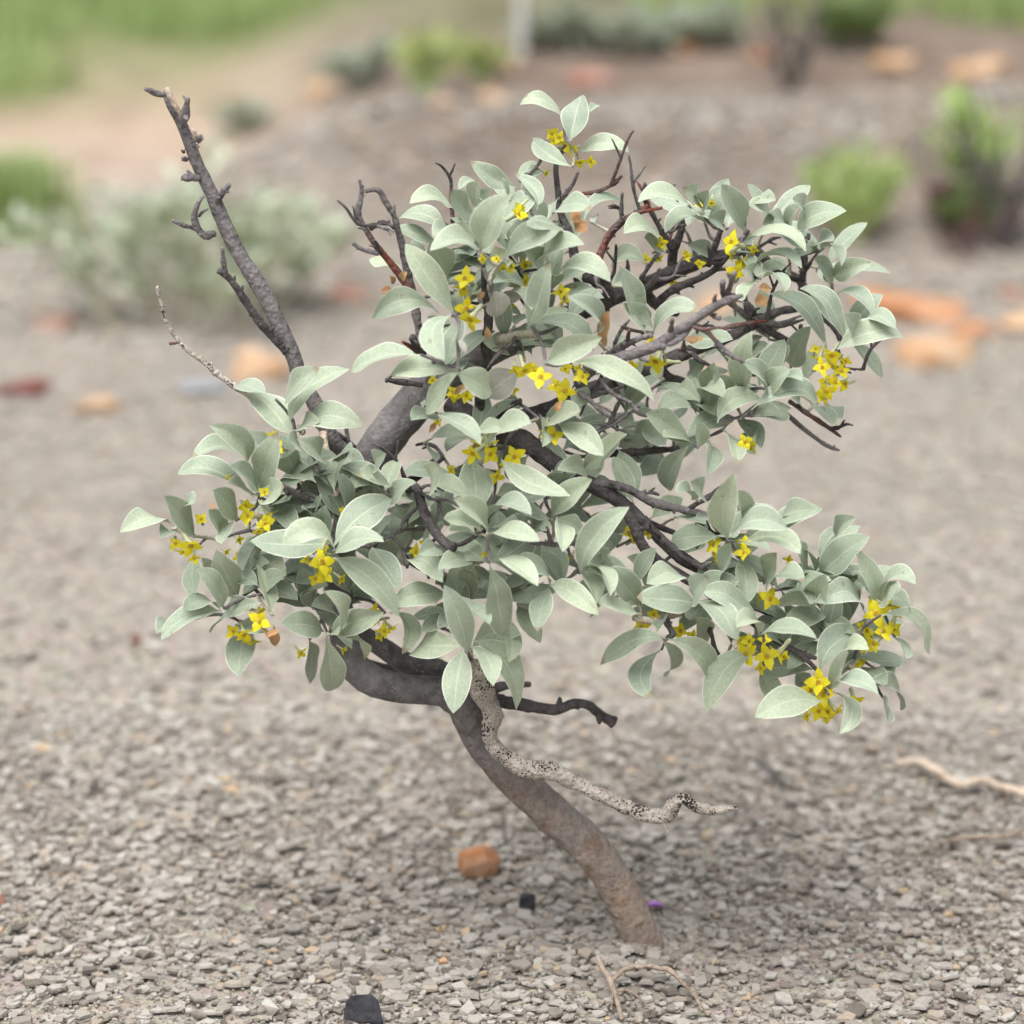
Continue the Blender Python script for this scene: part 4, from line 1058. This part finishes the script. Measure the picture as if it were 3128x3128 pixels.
def rock(name, c, x, y, wpx, hpx, mat, label, cat='stone', depth=None, seed=0, sink=.2, n=16, rz=None, group=None):
    """angular stone whose foot stands at sight point (x, y)"""
    r = random.Random(seed + 100)
    p = gp(c, x, y)
    dist = (p - CAMP).length
    k = CR[c][2] / 1932 * dist * TH / 1564
    sx, sz = wpx * k * .5, hpx * k * .5 * 1.1
    sy = (depth if depth else .8) * sx * (1.7 if p.y > 3 else 1)
    if p.y > 3: sz *= .9; sink = max(sink, .32)
    bm = bmesh.new()
    for i in range(n):
        v = Vector((r.gauss(0, 1), r.gauss(0, 1), r.gauss(0, 1))).normalized()
        v = Vector([math.copysign(abs(q) ** (.95 if n > 30 else .7), q) for q in v]) * r.uniform(.82, 1.05)
        bm.verts.new((v.x * sx * .93, v.y * sy * .93, v.z * sz))
    bmesh.ops.convex_hull(bm, input=bm.verts)
    for v in [v for v in bm.verts if not v.link_faces]: bm.verts.remove(v)
    bmesh.ops.bevel(bm, geom=bm.edges[:], offset=min(sx, sz) * .10, segments=2, affect='EDGES', profile=.6, clamp_overlap=True)
    bmesh.ops.subdivide_edges(bm, edges=[e for e in bm.edges if e.calc_length() > sx * .5], cuts=1)
    me = bpy.data.meshes.new(name); bm.to_mesh(me); bm.free()
    me.polygons.foreach_set('use_smooth', [True] * len(me.polygons))
    me.materials.append(M[mat])
    o = bpy.data.objects.new(name, me); COL.objects.link(o)
    fwd = Vector((p.x, p.y, 0)).normalized()
    q = p + fwd * sy * .6
    o.location = (q.x, q.y, gh(q.x, q.y) + sz * (1 - 2 * sink) + (.004 if q.y < 3 else 0))
    o.rotation_euler = (r.uniform(-.12, .12), r.uniform(-.15, .15), r.uniform(-.4, .4) if rz is None else rz)
    return tag(o, label, cat, group)

# foreground
rock('stone', 'P', 903, 1668, 92, 70, 'rock_orange', 'rounded orange stone lying alone on the shale left of the trunk foot', seed=3, sink=.2, n=44)
rock('charcoal_lump', 'P', 690, 1960, 92, 60, 'rock_black', 'angular black lump of charcoal with a flat lighter top edge', 'charcoal', seed=8, sink=.1, n=12, rz=.2)
rock('stone', 'P', 996, 1733, 44, 36, 'rock_black', 'small dark grey stone between the orange stone and the trunk foot', seed=12)
rock('stone', 'P', 510, 1930, 42, 32, 'rock_grey', 'blocky pale grey stone left of the black charcoal lump', seed=14, sink=.15, n=10)
rock('stone', 'P', 838, 1838, 26, 16, 'rock_tan', 'tiny ochre pebble on the grey shale below the orange stone', seed=16)
rock('stone', 'P', 705, 1408, 28, 14, 'rock_black', 'small dark chip on the shale below the left limb', seed=18)
rock('stone', 'P', 258, 1228, 26, 20, 'rock_maroon', 'small dark brown chip on open shale left of the leaves', seed=19)
rock('stone', 'P', 3, 1718, 22, 24, 'rock_red', 'small brick red pebble on the fine shale', seed=20)
# beyond the shrub
rock('stone', 'P', 1725, 612, 300, 96, 'rock_orange', 'long orange stone slab with a dark hollow beneath its front', depth=.45, seed=21, sink=.2, n=14)
rock('stone', 'P', 1840, 640, 110, 52, 'rock_orange', 'orange stone leaning against the end of the long slab', depth=.6, seed=22)
rock('stone', 'P', 1760, 696, 190, 62, 'rock_tan', 'pale orange flat stone in front of the long slab', depth=.8, seed=23)
rock('stone', 'P', 1925, 632, 90, 56, 'rock_tan', 'pale orange stone just past the leaning orange stone', seed=24)
rock('stone', 'P', 1915, 572, 70, 30, 'rock_red', 'flat reddish stone behind the long orange slab', seed=25)
rock('stone', 'P', 472, 678, 110, 46, 'rock_tan', 'flat tan orange stone right behind the tall bare branch', depth=.7, seed=26)
rock('stone', 'P', 490, 722, 130, 46, 'rock_tan', 'larger tan orange stone in front of the flat tan one', depth=.7, seed=27)
rock('stone', 'P', 195, 786, 100, 44, 'rock_tan', 'bright tan stone on bare shale near the maroon stone', depth=.7, seed=28)
rock('stone', 'P', 45, 752, 130, 46, 'rock_maroon', 'dark maroon flat stone on bare shale', depth=.7, seed=29)
rock('stone', 'P', 105, 628, 100, 34, 'rock_red', 'dull reddish stone on the shale before the background shrub', depth=.7, seed=30)
rock('stone', 'P', 655, 572, 95, 30, 'rock_red', 'thin dark red stone between the background shrub and the leaves', depth=.7, seed=31)
rock('stone', 'P', 385, 748, 130, 30, 'rock_blue', 'low blue grey stone beside the larger tan stone', depth=.7, seed=32)
rock('stone', 'P', 1345, 730, 90, 44, 'rock_tan', 'pale orange stone seen through the gaps of the right crown', seed=33)
rock('stone', 'P', 1350, 600, 90, 46, 'rock_tan', 'tan stone behind the upper right limb', seed=34)
rock('stone', 'P', 602, 192, 64, 44, 'rock_tan', 'orange stone on the bank edge beside the grey sage clump', seed=35)
rock('stone', 'P', 1112, 166, 100, 46, 'rock_red', 'pinkish orange stone on top of the clay bank', seed=36)
rock('stone', 'P', 955, 146, 60, 44, 'rock_tan', 'tan orange stone beside the foot of the white post', seed=37)
rock('stone', 'P', 930, 196, 62, 34, 'rock_tan', 'small orange stone under the yellow green weeds', seed=38)
rock('stone', 'P', 1690, 136, 110, 36, 'rock_tan', 'pale sandy stone on the bank right of the bare dark bush', seed=39)
rock('stone', 'P', 1845, 148, 130, 56, 'rock_tan', 'big tan orange stone on the bank near the meadow edge', seed=40)
rock('stone', 'P', 1300, 102, 90, 24, 'rock_orange', 'low rusty stone on the bank edge before the grey green plants', seed=41)
rock('stone', 'P', 1440, 118, 60, 26, 'rock_orange', 'small rusty stone at the left foot of the bare dark bush', seed=42)
rock('stone', 'P', 830, 205, 70, 26, 'rock_tan', 'flat tan stone at the left end of the weeds on the bank', seed=43)

# ---------------------------------------------------------------- dry twigs on the shale
def ground_twig(name, c, pts, mat, label, lift=.0085, extra=()):
    P, R = [], []
    for x, y, r_, l_ in pts:
        p = gp(c, x, y); p.z += lift + l_
        P.append(p); R.append(r_ * CR[c][2] / 1932 * (p - CAMP).length * TH / 1564)
    V, Fc, C = tube(P, R, 9, .16, random.random() * 9, .12)
    org = P[0].copy()
    o = mesh_obj(name, V, Fc, M[mat], None, True, None, org)
    tag(o, label, 'twig')
    for e in extra:
        P2 = [gp(c, x, y) + Vector((0, 0, lift + l_)) for x, y, r_, l_ in e]
        R2 = [r_ * CR[c][2] / 1932 * 2.1 * TH / 1564 for x, y, r_, l_ in e]
        V, Fc, C = tube(P2, R2, 7, .16, random.random() * 9, .12)
        mesh_obj('side_twig', V, Fc, M[mat], o, True, None, org)
    return o
ground_twig('dry_twig', 'G', [(1205, 1580, 8, .012), (1225, 1620, 12, .009), (1260, 1655, 14, .006), (1275, 1690, 13, .004), (1290, 1730, 11, .002), (1310, 1790, 9, .0)], 'wood_brown', 'forked brown dry twig lying on the shale before the trunk foot',
            extra=([(1265, 1670, 9, .006), (1330, 1645, 11, .008), (1420, 1628, 12, .010), (1470, 1640, 11, .009), (1510, 1622, 11, .008), (1560, 1660, 10, .006), (1610, 1710, 9, .003), (1650, 1764, 7, .001)],
                   [(1275, 1690, 6, .004), (1340, 1700, 6, .004), (1400, 1730, 5, .002), (1430, 1770, 4, .001)], [(1262, 1660, 5, .006), (1270, 1700, 5, .004), (1265, 1760, 4, .002)]))
ground_twig('dead_root', 'P', [(1690, 1468, 6, .004), (1730, 1470, 8, .006), (1760, 1488, 9, .007), (1790, 1500, 9, .006), (1815, 1508, 8, .005), (1850, 1502, 7, .005), (1890, 1516, 9, .005), (1945, 1528, 11, .003)], 'wood_pale', 'pale twisted dead root with a reddish end on the shale')
ground_twig('dry_twig', 'P', [(1735, 1630, 3, .001), (1790, 1614, 4, .003), (1840, 1610, 5, .006), (1890, 1611, 5, .006), (1945, 1592, 5, .004)], 'wood_brown', 'thin tan dry twig lying nearer the trunk than the twisted root')
ground_twig('dry_twig', 'P', [(1428, 1462, 4, .002), (1452, 1482, 5, .004), (1478, 1506, 4, .002)], 'bark', 'short brown stick on the shale under the right leaves')
# fallen purple petal
pp = gp('P', 1237, 1733)
pv, pf = [], []
for i in range(7):
    for k in range(5):
        s, u = i / 6, -1 + k / 2
        w = math.sin(math.pi * (.12 + .8 * s)) * .0034
        pv.append((pp.x - .008 + s * .014, pp.y + u * w, pp.z + .006 + .0035 * u * u + .002 * math.sin(s * 3)))
for i in range(6):
    for k in range(4):
        pf.append((i * 5 + k, i * 5 + k + 1, (i + 1) * 5 + k + 1, (i + 1) * 5 + k))
M['purple'] = plain('purple_petal', (.30, .12, .42), (.46, .24, .58), 300)
tag(mesh_obj('fallen_petal', pv, pf, M['purple'], None, True, None, pp), 'tiny fallen purple petal beside the trunk foot', 'petal')

# ---------------------------------------------------------------- background plants
def leafmat(name, a_, b_):
    m = N(name)
    g = m.n('ShaderNodeNewGeometry').outputs['Random Per Island']
    m.base(m.mix(g, a_, b_)); m.set(.6, .25)
    tr = m.n('ShaderNodeBsdfTranslucent'); tr.inputs['Color'].default_value = (b_[0], b_[1], b_[2] * .7, 1)
    mx = m.n('ShaderNodeMixShader'); mx.inputs[0].default_value = .22
    m.l(m.b.outputs[0], mx.inputs[1]); m.l(tr.outputs[0], mx.inputs[2]); m.l(mx.outputs[0], m.out.inputs['Surface'])
    return m.m
M['bg_silver'] = leafmat('far_silver_leaf', (.36, .42, .33), (.55, .60, .48))
M['bg_sage'] = leafmat('sage_leaf', (.34, .40, .34), (.48, .53, .46))
M['bg_green'] = leafmat('bright_weed_leaf', (.28, .41, .12), (.48, .60, .27))
M['bg_yellow'] = leafmat('yellow_weed_leaf', (.36, .45, .16), (.56, .63, .32))
M['bg_dark'] = leafmat('dark_weed_leaf', (.12, .18, .07), (.23, .30, .13))
M['grass'] = leafmat('grass_blade', (.20, .30, .10), (.38, .47, .22))

def leaf_cloud(centres, L, W, rnd, tilt_up=.4, cup=.12):
    """many small cupped blades: (centre, outward direction)"""
    V, F_ = [], []
    for p, dv in centres:
        dv = (dv + Vector((rnd.uniform(-.6, .6), rnd.uniform(-.6, .6), rnd.uniform(-.3, .9) * tilt_up + .1))).normalized()
        l = L * rnd.uniform(.7, 1.2); w = W * rnd.uniform(.8, 1.2)
        n = Vector((rnd.uniform(-.7, .7), rnd.uniform(-.7, .7), 1)); n = (n - dv * n.dot(dv)).normalized(); s = dv.cross(n)
        b = len(V)
        V += [p, p + dv * l * .35 + s * w * .5 + n * cup * l, p + dv * l * .4 + n * cup * .4 * l, p + dv * l * .35 - s * w * .5 + n * cup * l,
              p + dv * l * .75 + s * w * .36 + n * cup * l, p + dv * l * .75 - s * w * .36 + n * cup * l, p + dv * l - n * cup * .3 * l]
        F_ += [(b, b + 2, b + 1), (b, b + 3, b + 2), (b + 2, b + 4, b + 1), (b + 2, b + 3, b + 5), (b + 2, b + 6, b + 4), (b + 2, b + 5, b + 6)]
    return V, F_

def bush(name, c, x, y, wpx, hpx, label, cat, leaf_mat, stem_mat, nst, nleaf_, L, W, seed, spread=.8, sparse=.3, group=None, lean=0.0, foot=0.0):
    """stems from one foot, branching, with blades along them"""
    rnd = random.Random(seed)
    p = gp(c, x, y)
    k = CR[c][2] / 1932 * (p - CAMP).length * TH / 1564
    Hh, Wd = hpx * k, wpx * k
    root = empty(name, p, label, cat, group)
    cen = []
    for i in range(nst):
        a = 2 * math.pi * (i + rnd.random() * .6) / nst
        rr = Wd * .5 * rnd.uniform(.35, 1.0)
        tip = p + Vector((math.cos(a) * rr + lean * Hh, math.sin(a) * rr * spread, Hh * rnd.uniform(.55, 1.0) * (1.1 - .35 * (rr / (Wd * .5)) ** 2)))
        m = p.lerp(tip, .5) + Vector((math.cos(a) * rr * .18, math.sin(a) * rr * .18, -Hh * .06))
        V, Fc, C = tube([p + Vector((math.cos(a) * (.008 + foot * rr), math.sin(a) * (.008 + foot * rr), -.01)), p.lerp(m, .5) + Vector((math.cos(a), math.sin(a), 0)) * foot * rr * .6, m, tip], [.0055, .0045, .0035, .0015], 6, .1, rnd.random())
        mesh_obj('stem', V, Fc, M[stem_mat], root, True, None, p)
        nsub = 5
        axes = [(C, 1)]
        for j in range(nsub):
            st = C[int(len(C) * rnd.uniform(.3, .9))]
            e = st + Vector((rnd.uniform(-1, 1), rnd.uniform(-1, 1) * spread, rnd.uniform(.1, 1))).normalized() * Hh * rnd.uniform(.15, .34)
            axes.append(([st.lerp(e, q / 6) for q in range(7)], .7))
        for ax, wgt in axes:
            for q in range(int(nleaf_ / nst / (nsub + 1) * (1.3 if wgt < 1 else .8))):
                u = rnd.uniform(sparse, 1.0)
                s = ax[min(len(ax) - 1, int(u * len(ax)))]
                dv = (s - p).normalized() + Vector((rnd.gauss(0, .6), rnd.gauss(0, .6), rnd.gauss(.1, .4)))
                cen.append((s + Vector((rnd.gauss(0, 1), rnd.gauss(0, 1), rnd.gauss(0, 1))) * Hh * .03, dv.normalized()))
    V, F_ = leaf_cloud(cen, L, W, rnd)
    o = mesh_obj('foliage', V, F_, M[leaf_mat], root, True, None, p)
    o['kind'] = 'stuff'
    return root

bush('silverberry_shrub', 'P', 375, 604, 690, 270, 'low wide silvery shrub out of focus behind the tall bare branch', 'shrub', 'bg_silver', 'stem', 30, 560, .038, .019, 51, .7, .2, None, 0.0, .5)
bush('sage_clump', 'P', 685, 172, 150, 85, 'small round grey green sage clump on the bank edge', 'plant', 'bg_sage', 'stem', 10, 500, .035, .008, 52)
bush('sage_clump', 'P', 455, 262, 110, 70, 'faint grey green sage clump behind the background shrub', 'plant', 'bg_sage', 'stem', 8, 200, .03, .010, 53)
bush('green_weed', 'P', 800, 180, 120, 120, 'upright yellow green weed on the bank beside the sage clump', 'weed', 'bg_yellow', 'bg_green', 8, 170, .04, .008, 54)
bush('green_weed', 'P', 905, 150, 70, 70, 'small yellow green weed left of the white post', 'weed', 'bg_yellow', 'bg_green', 7, 150, .04, .008, 55)
bush('green_weed', 'P', 1610, 455, 190, 190, 'bright green feathery weed standing on the grey slope', 'weed', 'bg_green', 'bg_yellow', 14, 430, .030, .006, 56, .8, .2)
bush('green_weed', 'P', 1835, 380, 160, 190, 'light green leafy weed among the dark bare twigs', 'weed', 'bg_green', 'bark', 9, 150, .035, .014, 57)
bush('green_weed', 'P', 1830, 455, 120, 90, 'dark green low weed at the foot of the bare twigs', 'weed', 'bg_dark', 'bark', 8, 200, .03, .012, 58)
for i, (x, y, w, h, lb) in enumerate([(1060, 96, 160, 60, 'low grey green plant right of the white post'), (1190, 100, 180, 56, 'wide low grey green plant on top of the bank'),
                                       (1330, 92, 160, 56, 'low grey green plant near the bare dark bush'), (1610, 96, 170, 70, 'dull green plant between the bare bush and the pale sandy stone')]):
    bush('low_plant', 'P', x, y, w, h, lb, 'plant', 'bg_sage' if i < 3 else 'bg_dark', 'stem', 9, 300, .05, .02, 60 + i)

def bare_bush(name, c, x, y, wpx, hpx, label, seed, n=9, mat='bark', r0=.006, lean=0.0):
    rnd = random.Random(seed)
    p = gp(c, x, y)
    k = CR[c][2] / 1932 * (p - CAMP).length * TH / 1564
    Hh, Wd = hpx * k, wpx * k
    root = empty(name, p, label, 'shrub')
    for i in range(n):
        a = rnd.uniform(0, 6.28); rr = Wd * .5 * rnd.uniform(.3, 1)
        tip = p + Vector((math.cos(a) * rr + lean * Hh, math.sin(a) * rr * .6, Hh * rnd.uniform(.6, 1)))
        m = p.lerp(tip, .5) + Vector((rnd.uniform(-.1, .1) * Wd, 0, Hh * .03))
        V, Fc, C = tube([p + Vector((0, 0, -.01)), p.lerp(m, .5) + Vector((rnd.uniform(-.01, .01), 0, 0)), m, tip], [r0, r0 * .85, r0 * .65, r0 * .25], 6, .12, rnd.random())
        for j in range(4):
            st = C[int(len(C) * rnd.uniform(.3, .9))]
            e = st + Vector((rnd.uniform(-1, 1), rnd.uniform(-1, 1), rnd.uniform(-.1, 1))).normalized() * Hh * rnd.uniform(.12, .32)
            V2, F2, _ = tube([st, st.lerp(e, .5) + Vector((0, 0, .004)), e], [r0 * .5, r0 * .4, r0 * .15], 5, .1, rnd.random())
            b = len(V); V += V2; Fc += [tuple(q + b for q in f) for f in F2]
        mesh_obj('branch', V, Fc, M[mat], root, True, None, p)
    return root
bare_bush('bare_bush', 'P', 1490, 172, 290, 230, 'dark leafless bush standing on the clay bank', 71, 8, 'bark', .0055)
bare_bush('bare_bush', 'P', 1895, 478, 330, 290, 'tangle of dark bare twigs around the light green weed', 72, 16, 'bark', .0030)
bare_bush('bare_bush', 'P', 1815, 488, 230, 110, 'low sprawl of brown bare twigs at the foot of the dark green weed', 75, 9, 'bark_red', .0035)
bare_bush('bare_bush', 'P', 1770, 425, 80, 90, 'dense stubby dark brown bare bush left of the light green weed', 73, 16, 'bark_red', .009)
bare_bush('bare_bush', 'P', 1640, 330, 200, 250, 'thin pale dry stalks leaning over the grey slope', 74, 5, 'wood_pale', .0025, .5)

def grass_patch(name, spots, hgt, label, seed, kind='stuff'):
    rnd = random.Random(seed)
    V, F_ = [], []
    for (x, y, n, sp) in spots:
        for i in range(n):
            px_, py_ = x + rnd.gauss(0, sp), y + rnd.gauss(0, sp)
            z = gh(px_, py_)
            h = hgt * rnd.uniform(.5, 1.15); a = rnd.uniform(0, 6.28); lean = rnd.uniform(.05, .5) * h
            w = .0022 + .0018 * rnd.random()
            dx, dy = math.cos(a), math.sin(a)
            b = len(V)
            for s, ww in ((0, 1), (.4, .9), (.75, .6), (1, .08)):
                cx, cy, cz = px_ + dx * lean * s * s, py_ + dy * lean * s * s, z + h * s * (1 - .12 * s)
                V += [(cx - dy * w * ww, cy + dx * w * ww, cz), (cx + dy * w * ww, cy - dx * w * ww, cz)]
            F_ += [(b, b + 1, b + 3, b + 2), (b + 2, b + 3, b + 5, b + 4), (b + 4, b + 5, b + 7, b + 6)]
    return V, F_
p = gp('P', 45, 452)
rt = empty('grass_tuft', p, 'bright green grass tuft beside the low wide silvery shrub', 'grass')
V, F_ = grass_patch('g', [(p.x, p.y, 420, .035), (p.x - .06, p.y + .02, 200, .03)], .165, '', 81)
o = mesh_obj('blades', V, F_, M['grass'], rt, True, None, p); o['kind'] = 'stuff'
rnd = random.Random(82)
spots = []
for i in range(420):
    y = rnd.uniform(6.1, 11); xl = rnd.uniform(-.27, -.045) * y
    lim = 7.1 + .35 * noise.noise(Vector((xl * 1.5, .4, 4))) - .9 * smooth(-1.05, -1.35, xl)
    if y > lim: spots.append((xl, y, 34, .08))
for i in range(420):
    y = rnd.uniform(5.5, 11); xl = rnd.uniform(.06, .3) * y
    lim = 6.15 + .3 * noise.noise(Vector((xl * 1.5, .4, 9))) - .5 * smooth(.7, 1.3, xl)
    if y > lim: spots.append((xl, y, 34, .08))
for i in range(120):
    y = rnd.uniform(7.2, 12); xl = rnd.uniform(-.1, .1) * y
    spots.append((xl, y, 30, .12))
for i in range(16):
    spots.append((rnd.uniform(-1.35, -1.02), rnd.uniform(6.1, 6.5), 30, .06))
V, F_ = grass_patch('g', spots, .13, '', 83)
tag(mesh_obj('grass', V, F_, M['grass'], None, True), 'green meadow grass along the far edge of the bare ground', 'grass', None, 'stuff')

# white post
p = gp('P', 983, 108)
k = (p - CAMP).length * TH / 966
M['white'] = plain('white_plastic', (.50, .51, .50), (.60, .61, .60), 20, .5)
rt = empty('white_post', p, 'plain white marker post standing on the clay bank', 'post')
w = 9 * k
V, Fc = [], []
for z in (-.05, .60):
    for i in range(12):
        a = 2 * math.pi * i / 12
        V.append((p.x + math.cos(a) * w, p.y + math.sin(a) * w, p.z + z))
Fc = [(i, (i + 1) % 12, 12 + (i + 1) % 12, 12 + i) for i in range(12)] + [tuple(range(12, 24))]
mesh_obj('pole', V, Fc, M['white'], rt, False, None, p)
V = [(p.x + math.cos(2 * math.pi * i / 12) * w * q, p.y + math.sin(2 * math.pi * i / 12) * w * q, p.z + z) for q, z in ((1.12, .585), (1.12, .62), (.6, .64)) for i in range(12)]
Fc = [(j * 12 + i, j * 12 + (i + 1) % 12, j * 12 + 12 + (i + 1) % 12, j * 12 + 12 + i) for j in (0, 1) for i in range(12)] + [tuple(range(24, 36))]
mesh_obj('cap', V, Fc, M['white'], rt, False, None, p)
